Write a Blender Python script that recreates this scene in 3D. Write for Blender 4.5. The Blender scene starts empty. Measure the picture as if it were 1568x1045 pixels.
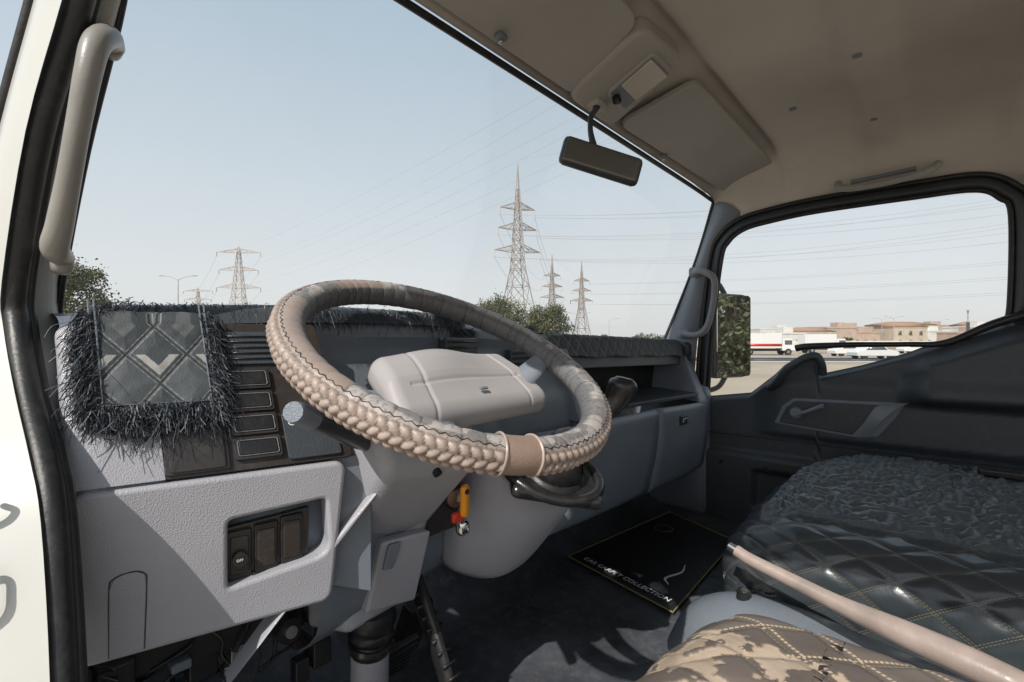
import bpy, bmesh, math, random
import numpy as np
from mathutils import Vector, Matrix
random.seed(7); rng=np.random.default_rng(7)
scene=bpy.context.scene
scene.view_settings.view_transform='Standard'
try: scene.view_settings.look='None'
except Exception: pass
scene.view_settings.exposure=0
G=-1.95   # ground level, origin of the scene is eye height at the open driver's door

# ------------------------------------------------------------------ materials
def nodes_of(name):
    m=bpy.data.materials.new(name); m.use_nodes=True
    nt=m.node_tree; return m,nt,nt.nodes,nt.links,nt.nodes['Principled BSDF']
def M(name,col,rough=.5,metal=0,var=.12,vs=6,bump=0,bs=300,spec=.5,coat=0,bdist=.001,kind='noise',dust=0):
    m,nt,N,L,P=nodes_of(name)
    P.inputs['Roughness'].default_value=rough; P.inputs['Metallic'].default_value=metal
    P.inputs['Specular IOR Level'].default_value=spec
    P.inputs['Coat Weight'].default_value=coat
    tc=N.new('ShaderNodeTexCoord'); ns=N.new('ShaderNodeTexNoise')
    ns.inputs['Scale'].default_value=vs; ns.inputs['Detail'].default_value=6
    L.new(tc.outputs['Object'],ns.inputs['Vector'])
    r=N.new('ShaderNodeValToRGB'); c=col
    r.color_ramp.elements[0].position=.3; r.color_ramp.elements[1].position=.7
    r.color_ramp.elements[0].color=(c[0]*(1-var),c[1]*(1-var),c[2]*(1-var),1)
    r.color_ramp.elements[1].color=(min(1,c[0]*(1+var)),min(1,c[1]*(1+var)),min(1,c[2]*(1+var)),1)
    L.new(ns.outputs['Fac'],r.inputs['Fac'])
    colout=r.outputs['Color']
    if dust:
        n2=N.new('ShaderNodeTexNoise'); n2.inputs['Scale'].default_value=38; n2.inputs['Detail'].default_value=10; n2.inputs['Roughness'].default_value=.75
        L.new(tc.outputs['Object'],n2.inputs['Vector'])
        mr=N.new('ShaderNodeMapRange'); mr.inputs[1].default_value=.5; mr.inputs[2].default_value=.78; mr.inputs[4].default_value=dust
        L.new(n2.outputs['Fac'],mr.inputs[0]); mx=N.new('ShaderNodeMix'); mx.data_type='RGBA'; L.new(mr.outputs[0],mx.inputs[0]); L.new(colout,mx.inputs[6]); mx.inputs[7].default_value=(.42,.38,.33,1); colout=mx.outputs[2]
    L.new(colout,P.inputs['Base Color'])
    rr=N.new('ShaderNodeMapRange'); rr.inputs[3].default_value=max(.02,rough-.1); rr.inputs[4].default_value=min(1,rough+.1)
    L.new(ns.outputs['Fac'],rr.inputs[0]); L.new(rr.outputs[0],P.inputs['Roughness'])
    if bump:
        if kind=='noise':
            b=N.new('ShaderNodeTexNoise'); b.inputs['Scale'].default_value=bs; b.inputs['Detail'].default_value=2; o=b.outputs['Fac']
        else:
            b=N.new('ShaderNodeTexVoronoi'); b.inputs['Scale'].default_value=bs; o=b.outputs['Distance']
        L.new(tc.outputs['Object'],b.inputs['Vector'])
        bp=N.new('ShaderNodeBump'); bp.inputs['Strength'].default_value=bump; bp.inputs['Distance'].default_value=bdist
        L.new(o,bp.inputs['Height']); L.new(bp.outputs['Normal'],P.inputs['Normal'])
    return m
plasticL=M('light_grey_plastic',(.355,.355,.39),.36,bump=.42,bs=620,var=.08,kind='v',dust=.22)
plasticM=M('mid_grey_plastic',(.160,.184,.218),.40,bump=.35,bs=620,var=.1,kind='v',dust=.12)
plasticH=M('hub_plastic',(.39,.37,.375),.34,bump=.35,bs=600,var=.08,dust=.2)
plasticD=M('charcoal_plastic',(.044,.052,.061),.40,bump=.35,bs=620,var=.15,kind='v',dust=.05)
plasticK=M('black_plastic',(.018,.018,.019),.30,bump=.3,bs=400,var=.25,dust=.06)
brownK=M('brown_black_plastic',(.036,.030,.028),.26,bump=.2,bs=300,var=.2,dust=.08)
rubber=M('black_rubber',(.014,.014,.015),.45,bump=.4,bs=200,var=.3,dust=.08)
headl=M('headliner_fabric',(.50,.465,.43),.95,bump=.6,bs=500,var=.22,vs=1.8,spec=.2,dust=.2)
visorm=M('visor_vinyl',(.365,.352,.335),.62,bump=.4,bs=350,var=.1,vs=4,spec=.4)
white=M('white_paint',(.58,.58,.55),.3,var=.05,vs=3,bump=0,coat=.4,dust=.1)
handlem=M('grab_handle_plastic',(.25,.24,.22),.34,var=.12,vs=14,bump=.2,dust=.15)
trimm=M('pillar_trim',(.33,.33,.32),.5,var=.1,vs=10,bump=.3,bs=400,dust=.15)
greyH=M('grey_handle_plastic',(.19,.205,.225),.36,var=.1)
floorm=M('vinyl_floor',(.062,.068,.080),.34,bump=.7,bs=18,bdist=.010,var=.35,vs=7,dust=.25)
darkm=M('under_dash_dark',(.012,.012,.013),.7,var=.4)
matm=M('black_mat_carpet',(.015,.015,.017),.42,bump=.6,bs=500,var=.3,dust=.08)
yellowm=M('yellow_piping',(.22,.20,.09),.6,dust=.1)
whitem=M('mat_white_print',(.7,.74,.78),.5)
metal=M('steel',(.5,.5,.5),.35,metal=1,var=.1)
chrome=M('chrome',(.7,.7,.7),.12,metal=1)
levm=M('worn_lever_vinyl',(.36,.29,.26),.34,bump=.5,bs=90,var=.2,vs=20,dust=.2)
orange=M('orange_plastic',(.85,.32,.01),.35); red=M('red_plastic',(.6,.04,.02),.35)
mirrorm=M('mirror_glass',(.80,.82,.83),.015,metal=1,var=.02)
for l_ in list(mirrorm.node_tree.links):
    if l_.to_socket.name=='Roughness': mirrorm.node_tree.links.remove(l_)
mirrorm.node_tree.nodes['Principled BSDF'].inputs['Roughness'].default_value=.015
mirrord=M('mirror_dark_reflection',(.15,.148,.14),.3,metal=.5,var=.05)  # dark base colour stands in for the reflected cab rear, which is not modelled
lens=M('dome_lens',(.52,.48,.42),.2,var=.1,bump=.4,bs=60)
def glass_mat(name,dust,gl):
    m=bpy.data.materials.new(name); m.use_nodes=True; nt=m.node_tree; N=nt.nodes; L=nt.links; N.clear()
    o=N.new('ShaderNodeOutputMaterial'); t=N.new('ShaderNodeBsdfTransparent'); t.inputs[0].default_value=(.97,.98,.975,1)
    g=N.new('ShaderNodeBsdfGlossy'); g.inputs['Roughness'].default_value=.03
    fr=N.new('ShaderNodeFresnel'); fr.inputs[0].default_value=1.45
    mu=N.new('ShaderNodeMath'); mu.operation='MULTIPLY'; mu.inputs[1].default_value=gl
    L.new(fr.outputs[0],mu.inputs[0])
    mx=N.new('ShaderNodeMixShader'); L.new(mu.outputs[0],mx.inputs[0]); L.new(t.outputs[0],mx.inputs[1]); L.new(g.outputs[0],mx.inputs[2])
    d=N.new('ShaderNodeBsdfTranslucent'); d.inputs[0].default_value=(.8,.78,.74,1)
    ns=N.new('ShaderNodeTexNoise'); ns.inputs['Scale'].default_value=5; ns.inputs['Detail'].default_value=8
    tc=N.new('ShaderNodeTexCoord'); L.new(tc.outputs['Object'],ns.inputs['Vector'])
    mr=N.new('ShaderNodeMapRange'); mr.inputs[1].default_value=.35; mr.inputs[2].default_value=.8; mr.inputs[3].default_value=dust*.3; mr.inputs[4].default_value=dust
    L.new(ns.outputs['Fac'],mr.inputs[0])
    m2=N.new('ShaderNodeMixShader'); L.new(mr.outputs[0],m2.inputs[0]); L.new(mx.outputs[0],m2.inputs[1]); L.new(d.outputs[0],m2.inputs[2])
    L.new(m2.outputs[0],o.inputs[0]); return m
glassW=glass_mat('windscreen_glass',.08,.06)
glassD=glass_mat('door_glass',.10,.10)
def attr_mat(name,rough,bump=0,bs=300,spec=.5,bd=.001,thread=None,coat=0):
    m,nt,N,L,P=nodes_of(name)
    a=N.new('ShaderNodeAttribute'); a.attribute_name='Col'
    tc=N.new('ShaderNodeTexCoord'); ns=N.new('ShaderNodeTexNoise'); ns.inputs['Scale'].default_value=25; ns.inputs['Detail'].default_value=6
    L.new(tc.outputs['Object'],ns.inputs['Vector'])
    mr=N.new('ShaderNodeMapRange'); mr.inputs[3].default_value=.7; mr.inputs[4].default_value=1.3; L.new(ns.outputs['Fac'],mr.inputs[0])
    mx=N.new('ShaderNodeMix'); mx.data_type='RGBA'; mx.blend_type='MULTIPLY'; mx.inputs[0].default_value=1
    L.new(a.outputs['Color'],mx.inputs[6]); L.new(mr.outputs[0],mx.inputs[7]); out=mx.outputs[2]
    def mt(op,x,y=None,z=None):
        n=N.new('ShaderNodeMath'); n.operation=op
        for i,q in enumerate((x,y,z)):
            if q is None: continue
            if isinstance(q,(int,float)): n.inputs[i].default_value=q
            else: L.new(q,n.inputs[i])
        return n.outputs[0]
    if thread:
        ks,kh,p,w,tcol,offs=thread
        def dot(k):
            v=N.new('ShaderNodeVectorMath'); v.operation='DOT_PRODUCT'; L.new(tc.outputs['Object'],v.inputs[0]); v.inputs[1].default_value=k; return v.outputs['Value']
        s_=dot(ks);h_=dot(kh); h8=mt('MULTIPLY',h_,.8)
        A=mt('DIVIDE',mt('ADD',s_,h8),p); B=mt('DIVIDE',mt('SUBTRACT',s_,h8),p)
        dA=mt('PINGPONG',A,.5); dB=mt('PINGPONG',B,.5)
        la=mt('MULTIPLY',mt('LESS_THAN',mt('ABSOLUTE',mt('SUBTRACT',dA,offs)),w),mt('GREATER_THAN',mt('SINE',mt('MULTIPLY',B,70)),-.5))
        lb=mt('MULTIPLY',mt('LESS_THAN',mt('ABSOLUTE',mt('SUBTRACT',dB,offs)),w),mt('GREATER_THAN',mt('SINE',mt('MULTIPLY',A,70)),-.5))
        msk=mt('MULTIPLY',mt('MAXIMUM',la,lb),a.outputs['Alpha'])
        m2=N.new('ShaderNodeMix'); m2.data_type='RGBA'; L.new(msk,m2.inputs[0]); L.new(out,m2.inputs[6]); m2.inputs[7].default_value=tcol+(1,); out=m2.outputs[2]
    L.new(out,P.inputs['Base Color'])
    P.inputs['Roughness'].default_value=rough; P.inputs['Specular IOR Level'].default_value=spec; P.inputs['Coat Weight'].default_value=coat; P.inputs['Coat Roughness'].default_value=.25
    if bump:
        b=N.new('ShaderNodeTexNoise'); b.inputs['Scale'].default_value=bs; L.new(tc.outputs['Object'],b.inputs['Vector'])
        bp=N.new('ShaderNodeBump'); bp.inputs['Strength'].default_value=bump; bp.inputs['Distance'].default_value=bd
        L.new(b.outputs['Fac'],bp.inputs['Height']); L.new(bp.outputs['Normal'],P.inputs['Normal'])
    return m
wheelm=attr_mat('wheel_cover_vinyl',.46,.4,350)
seatm=attr_mat('seat_vinyl',.33,.35,220,thread=((1,0,1.1),(0,1,0),.075,.009,(.19,.16,.11),.03),coat=.35)
seatd=attr_mat('worn_seat_vinyl',.48,.3,200,thread=((1.05,0,0),(0,1,.6),.075,.022,(.46,.37,.26),.07))
clothm=attr_mat('quilted_cloth',.60,.3,500)

# ------------------------------------------------------------------ mesh helpers
def empty(name,loc=(0,0,0)):
    e=bpy.data.objects.new(name,None); e.location=loc; e.empty_display_size=.1
    scene.collection.objects.link(e); return e
def addmesh(name,verts,faces,mat,par=None,smooth=True,bevel=0,seg=3,sub=0,col=None,angle=None,fix=True):
    me=bpy.data.meshes.new(name)
    me.from_pydata([tuple(float(q) for q in v) for v in verts],[],[tuple(int(i) for i in fc) for fc in faces]); me.update()
    if fix:
        bm=bmesh.new(); bm.from_mesh(me); bmesh.ops.recalc_face_normals(bm,faces=bm.faces); bm.to_mesh(me); bm.free()
    me.materials.append(mat)
    if smooth: me.shade_smooth()
    if angle: me.set_sharp_from_angle(angle=math.radians(angle))
    if col is not None:
        ca=me.color_attributes.new('Col','FLOAT_COLOR','POINT')
        col=np.asarray(col,float); a=np.ones((len(verts),4)); a[:,:col.shape[1]]=col; ca.data.foreach_set('color',a.ravel())
    o=bpy.data.objects.new(name,me); scene.collection.objects.link(o)
    if par is not None: o.parent=par; o.matrix_parent_inverse=Matrix.Translation(par.location).inverted()
    if bevel:
        b=o.modifiers.new('b','BEVEL'); b.width=bevel; b.segments=seg; b.limit_method='ANGLE'; b.angle_limit=math.radians(25); b.harden_normals=True
    if sub:
        b=o.modifiers.new('s','SUBSURF'); b.levels=sub; b.render_levels=sub
    return o
def hexa(name,A,B,mat,par,bevel=.004,seg=3,sub=0):
    f=[(0,1,2,3),(4,5,6,7)]+[(i,(i+1)%4,4+(i+1)%4,4+i) for i in range(4)]
    return addmesh(name,list(A)+list(B),f,mat,par,bevel=bevel,seg=seg,sub=sub)
def slab(name,pts,off,mat,par,bevel=.003,seg=3):
    n=len(pts); A=[Vector(p) for p in pts]; B=[p+Vector(off) for p in A]
    f=[tuple(range(n)),tuple(range(n,2*n))]+[(i,(i+1)%n,n+(i+1)%n,n+i) for i in range(n)]
    return addmesh(name,A+B,f,mat,par,bevel=bevel,seg=seg)
def box(name,c,s,mat,par,bevel=.003,ax=None,seg=2):
    ax=ax or (Vector((1,0,0)),Vector((0,1,0)),Vector((0,0,1))); c=Vector(c)
    def q(i,j,k): return c+ax[0]*(i*s[0]/2)+ax[1]*(j*s[1]/2)+ax[2]*(k*s[2]/2)
    return hexa(name,[q(-1,-1,-1),q(1,-1,-1),q(1,1,-1),q(-1,1,-1)],[q(-1,-1,1),q(1,-1,1),q(1,1,1),q(-1,1,1)],mat,par,bevel,seg)
def cr(P,t):
    P=np.asarray(P,float); n=len(P); 
    i=min(int(t),n-2); u=t-i
    p1=P[i];p2=P[i+1];p0=P[i-1] if i>0 else 2*p1-p2;p3=P[i+2] if i+2<n else 2*p2-p1
    return .5*((2*p1)+(-p0+p2)*u+(2*p0-5*p1+4*p2-p3)*u*u+(-p0+3*p1-3*p2+p3)*u**3)
def crs(P,k):
    n=len(P); return [cr(P,t) for t in np.linspace(0,n-1,(n-1)*k+1)]
def tube(name,pts,r,mat,par,k=6,seg=14,flat=1.,up=None,cap=True,straight=False):
    rs=r if isinstance(r,(list,tuple)) else [r]*len(pts)
    Q=[list(p)+[rr] for p,rr in zip(pts,rs)]
    S=np.array(Q if straight else crs(Q,k)); P=S[:,:3]; R=S[:,3]; n=len(P)
    T=np.gradient(P,axis=0); T/=np.linalg.norm(T,axis=1)[:,None]+1e-12
    u=np.array(up if up is not None else (0,0,1.)); 
    if abs(T[0]@u)>.95 and up is None: u=np.array((0,1.,0))
    V=[];F=[]
    for i in range(n):
        b=np.cross(T[i],u); b/=np.linalg.norm(b)+1e-12; a=np.cross(b,T[i])
        if up is None: u=a
        for j in range(seg):
            w=2*math.pi*j/seg
            V.append(P[i]+R[i]*(math.cos(w)*b+flat*math.sin(w)*a))
    for i in range(n-1):
        for j in range(seg):
            F.append((i*seg+j,i*seg+(j+1)%seg,(i+1)*seg+(j+1)%seg,(i+1)*seg+j))
    if cap: F.append(tuple(range(seg))); F.append(tuple((n-1)*seg+j for j in range(seg)))
    return addmesh(name,V,F,mat,par,angle=50)
def loft(name,grid,mat,par,ku=4,kv=4,col=None,th=0):
    g=[crs(row,kv) for row in grid]
    g=np.array(g); g2=np.array([crs(g[:,j],ku) for j in range(g.shape[1])]).transpose(1,0,2)
    nu,nv=g2.shape[:2]; V=g2.reshape(-1,3)
    F=[(i*nv+j,i*nv+j+1,(i+1)*nv+j+1,(i+1)*nv+j) for i in range(nu-1) for j in range(nv-1)]
    o=addmesh(name,V,F,mat,par)
    if th: s=o.modifiers.new('t','SOLIDIFY'); s.thickness=th
    return o
def dbox(name,c,size,r,n,mat,par,ax=None,disp=None,colf=None,warp=None):
    """dense rounded box; n = divisions per axis"""
    h=np.array(size)/2.; r=min(r,h.min()*.999)
    P=[];F=[];
    for a in range(3):
        b,cc=(a+1)%3,(a+2)%3
        for sg in (-1,1):
            st=len(P); nb,nc=n[b],n[cc]
            for vb in np.linspace(-h[b],h[b],nb+1):
                for vc in np.linspace(-h[cc],h[cc],nc+1):
                    p=np.zeros(3); p[a]=sg*h[a]; p[b]=vb; p[cc]=vc; P.append(p)
            for i in range(nb):
                for j in range(nc):
                    q=(st+i*(nc+1)+j,st+(i+1)*(nc+1)+j,st+(i+1)*(nc+1)+j+1,st+i*(nc+1)+j+1)
                    F.append(q if sg>0 else q[::-1])
    P=np.array(P); core=np.clip(P,-(h-r),(h-r)); d=P-core; L=np.linalg.norm(d,axis=1)[:,None]+1e-9; Nn=d/L
    P=core+Nn*r
    if warp: P=warp(P)
    A=np.array([list(v) for v in (ax or (Vector((1,0,0)),Vector((0,1,0)),Vector((0,0,1))))])
    W=P@A+np.array(c); NW=Nn@A
    dd=disp(W,NW) if disp is not None else 0
    col=colf(W,NW,dd) if colf is not None else None
    if disp is not None: W=W+NW*dd[:,None]
    o=addmesh(name,W,F,mat,par,col=col,fix=False)
    bm=bmesh.new(); bm.from_mesh(o.data); bmesh.ops.remove_doubles(bm,verts=bm.verts,dist=1e-5); bm.to_mesh(o.data); bm.free(); o.data.shade_smooth()
    return o
def cyl(name,a,b,r,mat,par,seg=20,r2=None):
    return tube(name,[a,b],[r,r2 if r2 else r],mat,par,seg=seg,straight=True)
def vnoise(x,y,sc=1,seed=0):
    r=np.random.default_rng(seed); T=r.random((64,64)); x=np.asarray(x)*sc; y=np.asarray(y)*sc
    xi=np.floor(x).astype(int); yi=np.floor(y).astype(int); fx=x-xi; fy=y-yi; fx=fx*fx*(3-2*fx); fy=fy*fy*(3-2*fy)
    g=lambda a,b:T[a%64,b%64]
    return (g(xi,yi)*(1-fx)+g(xi+1,yi)*fx)*(1-fy)+(g(xi,yi+1)*(1-fx)+g(xi+1,yi+1)*fx)*fy
def S(x): x=np.clip(x,0,1); return x*x*(3-2*x)

# ================================================================== CAB SHELL
cab=empty('truck_cab')
xs=[.09,.11,.15,.22,.34,.6,.9,1.2,1.5,1.7,1.8,1.88,1.92,1.95]
drop=[.2,.11,.05,.012,0,0,0,0,0,0,.012,.05,.11,.2]
ys=[(.645,.561),(.62,.590),(.58,.606),(.55,.614),(.50,.628),(.45,.643),(.42,.652),(.405,.651),(.39,.640),(.37,.640),(.34,.650),(.28,.656),(.22,.658),(.17,.655),(.14,.642),(.08,.642),(.05,.655),(0,.66),(-.12,.66),(-.17,.648),(-.23,.648),(-.28,.66),(-.5,.66),(-.9,.655),(-1.1,.62)]
grid=[]
for y,z in ys:
    k=min(1,max(.06,(.66-y)/.12)); grid.append([(x,y,z-d*k) for x,d in zip(xs,drop)])
loft('headliner',grid,headl,cab,3,3,th=-.01)
tube('windscreen_header_seal',[(.10,.648,.548),(.6,.650,.552),(1.2,.650,.552),(1.7,.650,.551),(1.955,.650,.545)],.007,rubber,cab)
loft('roof_skin',[[(x,y,z-d*k*.5+.05) for x,d in zip([.05]+xs[1:-1]+[2.0],drop)] for y,z,k in ((.70,.56,.1),(.5,.62,.8),(.2,.67,1),(-.5,.68,1),(-1.1,.66,1))],white,cab,3,3)
addmesh('windscreen_glass',[(.09,.648,.555),(1.965,.648,.555),(1.925,.86,-.08),(.06,.86,-.08)],[(0,1,2,3)],glassW,cab,smooth=False)
sealL=[(.12,-.9,.50),(.115,.2,.52),(.108,.50,.50),(.095,.62,.43),(.086,.67,.355),(.060,.71,.222),(.044,.75,.065),(.045,.745,.016),(.049,.69,-.052),(.055,.63,-.109),(.058,.59,-.161),(.058,.54,-.280),(.056,.50,-.42),(.056,.47,-.62)]
tube('driver_door_seal',sealL,[.012]*4+[.0125,.012,.011]+[.011]*7,rubber,cab,k=8)
tube('driver_door_seal_lip',[(x+.012,y+.004,z) for x,y,z in sealL],.005,rubber,cab,k=8)
si=[(.101,.680,.367),(.071,.720,.228),(.054,.760,.067),(.055,.760,.016),(.060,.700,-.053),(.064,.640,-.112),(.066,.600,-.166),(.065,.550,-.288),(.063,.52,-.42)]
wi=[(.126,.703,.390),(.100,.757,.226),(.084,.812,.07),(.086,.80,.005),(.080,.74,-.06),(.078,.69,-.112),(.077,.65,-.166),(.077,.62,-.30),(.077,.60,-.42)]
grid=[[a,((a[0]+b[0])/2+.006,(a[1]+b[1])/2-.006,(a[2]+b[2])/2),b] for a,b in zip([(.112,.62,.45)]+si,[(.14,.66,.50)]+wi)]
loft('driver_pillar_trim',grid,trimm,cab,4,4)
tube('windscreen_side_seal',[(.13,.672,.49),(.127,.703,.390),(.103,.757,.226),(.087,.812,.07),(.086,.83,.0)],.0045,rubber,cab)
so=[(.080,.655,.40),(.071,.660,.342),(.048,.700,.215),(.033,.740,.063),(.034,.740,.015),(.039,.680,-.050),(.045,.620,-.106),(.049,.580,-.156),(.050,.530,-.271),(.048,.49,-.42)]
oo=[(.062,.70,.42),(.053,.72,.36),(.030,.765,.23),(.005,.80,.07),(-.005,.80,.01),(-.02,.74,-.05),(-.03,.68,-.11),(-.035,.64,-.16),(-.035,.60,-.28),(-.035,.56,-.43)]
loft('driver_door_jamb',[[a,((a[0]+b[0])/2-.004,(a[1]+b[1])/2-.006,(a[2]+b[2])/2),b] for a,b in zip(so,oo)],white,cab,4,4)
tube('jamb_outer_seal',[(x+.001,y-.012,z) for x,y,z in oo[:4]],.0055,rubber,cab)
hinge=empty('door_hinge_hardware')
tube('strap_upper',[(.004,.595,-.118),(.016,.59,-.128),(.020,.59,-.145),(.010,.595,-.155)],.0024,plasticK,hinge)
tube('check_strap',[(-.006,.575,-.178),(.013,.57,-.181),(.019,.565,-.193),(.018,.56,-.215),(.002,.57,-.238)],.0026,plasticK,hinge)
gh=empty('grab_handle')
tube('bar',[(.120,.705,.335),(.110,.675,.330),(.096,.650,.305),(.089,.645,.27),(.083,.655,.22),(.077,.668,.165),(.072,.684,.12),(.070,.70,.098),(.080,.73,.092)],[.010,.012,.0122,.0112,.0102,.0102,.0112,.012,.010],handlem,gh,k=8,seg=18)
dbox('upper_mount',(.117,.705,.334),(.022,.03,.024),.009,(6,6,6),handlem,gh)
dbox('lower_mount',(.079,.735,.088),(.02,.03,.028),.009,(6,6,6),handlem,gh)

# passenger side window frame
out=[(.663,-.214),(.648,0.0),(.613,.305),(.585,.375),(.532,.413),(.45,.428),(.302,.439),(.045,.438),(-.09,.433),(-.14,.40),(-.162,.349),(-.159,.095),(-.145,.055)]
def offs(o,d):
    R=[]
    for i,p in enumerate(o):
        a=o[max(0,i-1)];b=o[min(len(o)-1,i+1)]; t=np.array(b)-np.array(a); t/=np.linalg.norm(t); n=np.array((t[1],-t[0])); R.append((p[0]-n[0]*-d,p[1]-n[1]*-d))
    return R
sg_=1 if offs(out,.012)[6][1]>out[6][1] else -1
o1=offs(out,.012*sg_); o2=offs(out,.024*sg_); o3=offs(out,.045*sg_); o4=offs(out,.080*sg_)
door=empty('passenger_door')
loft('window_frame',[[(1.94,)+tuple(a),(1.915,)+tuple(b),(1.918,)+tuple(c),(1.935,)+tuple(d)] for a,b,c,d in zip(out,o1,o2,o3)],plasticD,door,4,3)
tube('window_rubber',[(1.925,)+tuple(p) for p in out],.007,rubber,door,k=6)
tube('door_opening_seal',[(1.925,)+tuple(p) for p in o3],.008,rubber,door,k=6)
addmesh('window_glass',[(1.94,.70,-.24),(1.94,.60,.44),(1.94,-.20,.46),(1.94,-.20,-.2)],[(0,1,2,3)],glassD,door,smooth=False)
loft('side_rail',[[(1.938,a[0],a[1]),(1.95,b[0],b[1]+.004),(1.962,b[0],b[1]+.03)] for a,b in zip(o3[2:],o4[2:])],visorm,cab,3,3)
loft('rear_side_pillar',[[(1.935,-.215,z),(1.90,-.26,z),(1.90,-.45,z),(1.93,-.55,z)] for z in (-.65,-.2,.1,.3,.46)],plasticM,cab,3,3)
wr=[(1.955,.652,.55),(1.965,.70,.40),(1.955,.741,.271),(1.925,.79,.12),(1.903,.836,-.01),(1.895,.85,-.08)]
fr=[(1.94,.535,.475),(1.93,.625,.40),(1.925,.655,.305),(1.925,.685,.12),(1.925,.705,-.01),(1.925,.72,-.20)]
loft('passenger_pillar_trim',[[a,(a[0]*.6+b[0]*.4-.03,a[1]*.6+b[1]*.4-.01,a[2]*.6+b[2]*.4),(a[0]*.3+b[0]*.7-.022,a[1]*.3+b[1]*.7-.01,a[2]*.3+b[2]*.7),b] for a,b in zip(wr,fr)],plasticM,cab,4,4)
tube('windscreen_side_seal_passenger',[(x-.004,y-.002,z) for x,y,z in wr],.006,rubber,cab)
gh2=empty('grab_handle.001')
tube('bar',[(1.885,.70,.268),(1.858,.672,.268),(1.850,.635,.252),(1.852,.615,.225),(1.86,.618,.17),(1.865,.63,.11),(1.868,.645,.06),(1.868,.668,.03),(1.873,.70,.022),(1.885,.745,.03)],[.013,.013,.013,.012,.011,.011,.012,.013,.013,.014],greyH,gh2,k=6)
dbox('upper_mount',(1.895,.70,.268),(.03,.05,.04),.012,(6,6,6),greyH,gh2)
dbox('lower_mount',(1.895,.745,.028),(.03,.05,.04),.012,(6,6,6),greyH,gh2)

# door panel
Yk=[.70,.663,.509,.43,.40,.35,.30,.292,.175,.06,.03,-.015,-.145,-.3,-1.]
Zk=[-.23,-.214,-.19,-.12,-.085,-.05,-.035,-.112,-.078,-.036,-.02,-.006,.05,.10,.12]
def ztop(y): return np.interp(y,Yk[::-1],Zk[::-1])
ny,nz=180,70; ysr=np.linspace(.72,-1.0,ny+1); V=[];F=[]
for y in ysr:
    zt=ztop(y)
    for j in range(nz+1):
        q=j/nz; z=zt-(zt+.66)*q**1.2; dz=zt-z
        x=1.905+.03*(1-S(dz/.02))
        x-=.060*S((.09-y)/.09)*S((z+.20)/.03)*S((dz-.015)/.05)
        x-=.014*S((.50-y)/.10)*S((z+.335)/.012)*(1-S((z+.16)/.06))
        x-=.022*(1-S((z+.42)/.02))
        x+=.018*S((z+.60)/.01)*(1-S((z+.47)/.01))*S((.5-y)/.02)
        V.append((x,y,z))
for i in range(ny):
    for j in range(nz): a=i*(nz+1)+j; F.append((a,a+1,a+nz+2,a+nz+1))
addmesh('door_panel',V,F,plasticD,door)
tube('sill_bar',[(1.915,.36,-.025),(1.91,.32,-.018),(1.91,.2,-.012),(1.91,.06,-.01),(1.91,-.03,-.004),(1.91,-.15,.058),(1.90,-.35,.12)],[.012,.011,.009,.008,.010,.012,.013],plasticK,door)
tube('pull_handle',[(1.90,.44,-.165),(1.875,.41,-.143),(1.86,.375,-.095),(1.86,.33,-.06),(1.865,.295,-.05),(1.875,.28,-.075),(1.89,.278,-.11)],[.015,.015,.014,.013,.014,.013,.013],plasticD,door)
slab('handle_bezel',[(1.889,.425,-.29),(1.889,.40,-.225),(1.889,.365,-.194),(1.889,.06,-.186),(1.889,.085,-.235),(1.889,.131,-.300),(1.889,.18,-.312)],(.02,0,0),plasticM,door,.006)
slab('handle_recess',[(1.886,.408,-.283),(1.886,.385,-.228),(1.886,.358,-.204),(1.886,.105,-.199),(1.886,.13,-.24),(1.886,.165,-.292),(1.886,.19,-.301)],(.02,0,0),plasticD,door,.004)
loft('door_cup',[[(1.882,.15,-.30),(1.862,.125,-.25),(1.866,.085,-.205),(1.882,.055,-.186)],[(1.881,.20,-.305),(1.878,.165,-.255),(1.880,.14,-.21),(1.883,.12,-.196)]],greyH,door,4,4)
cyl('release_base',(1.884,.352,-.243),(1.866,.352,-.243),.018,greyH,door)
tube('release_lever',[(1.866,.358,-.252),(1.858,.32,-.235),(1.855,.285,-.217),(1.855,.27,-.212)],[.009,.008,.009,.012],greyH,door,flat=.8)
tube('panel_seam',[(1.888,.66,-.345),(1.888,.40,-.345),(1.887,.1,-.345),(1.887,-.3,-.345)],.0016,rubber,door)
for y_ in (.60,.45): cyl('panel_screw',(1.884,y_,-.45),(1.872,y_,-.45),.006,rubber,door,seg=12)
oh=empty('overhead_grab_handle')
tube('bar',[(1.895,.235,.515),(1.86,.225,.490),(1.855,.18,.480),(1.855,.10,.480),(1.86,.03,.490),(1.865,.005,.50),(1.90,-.01,.522)],[.011,.012,.010,.009,.010,.012,.011],trimm,oh)
tube('strap_plate',[(1.875,.20,.505),(1.88,.12,.51),(1.885,.04,.515)],[.014,.012,.014],plasticM,oh,flat=.5)
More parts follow.
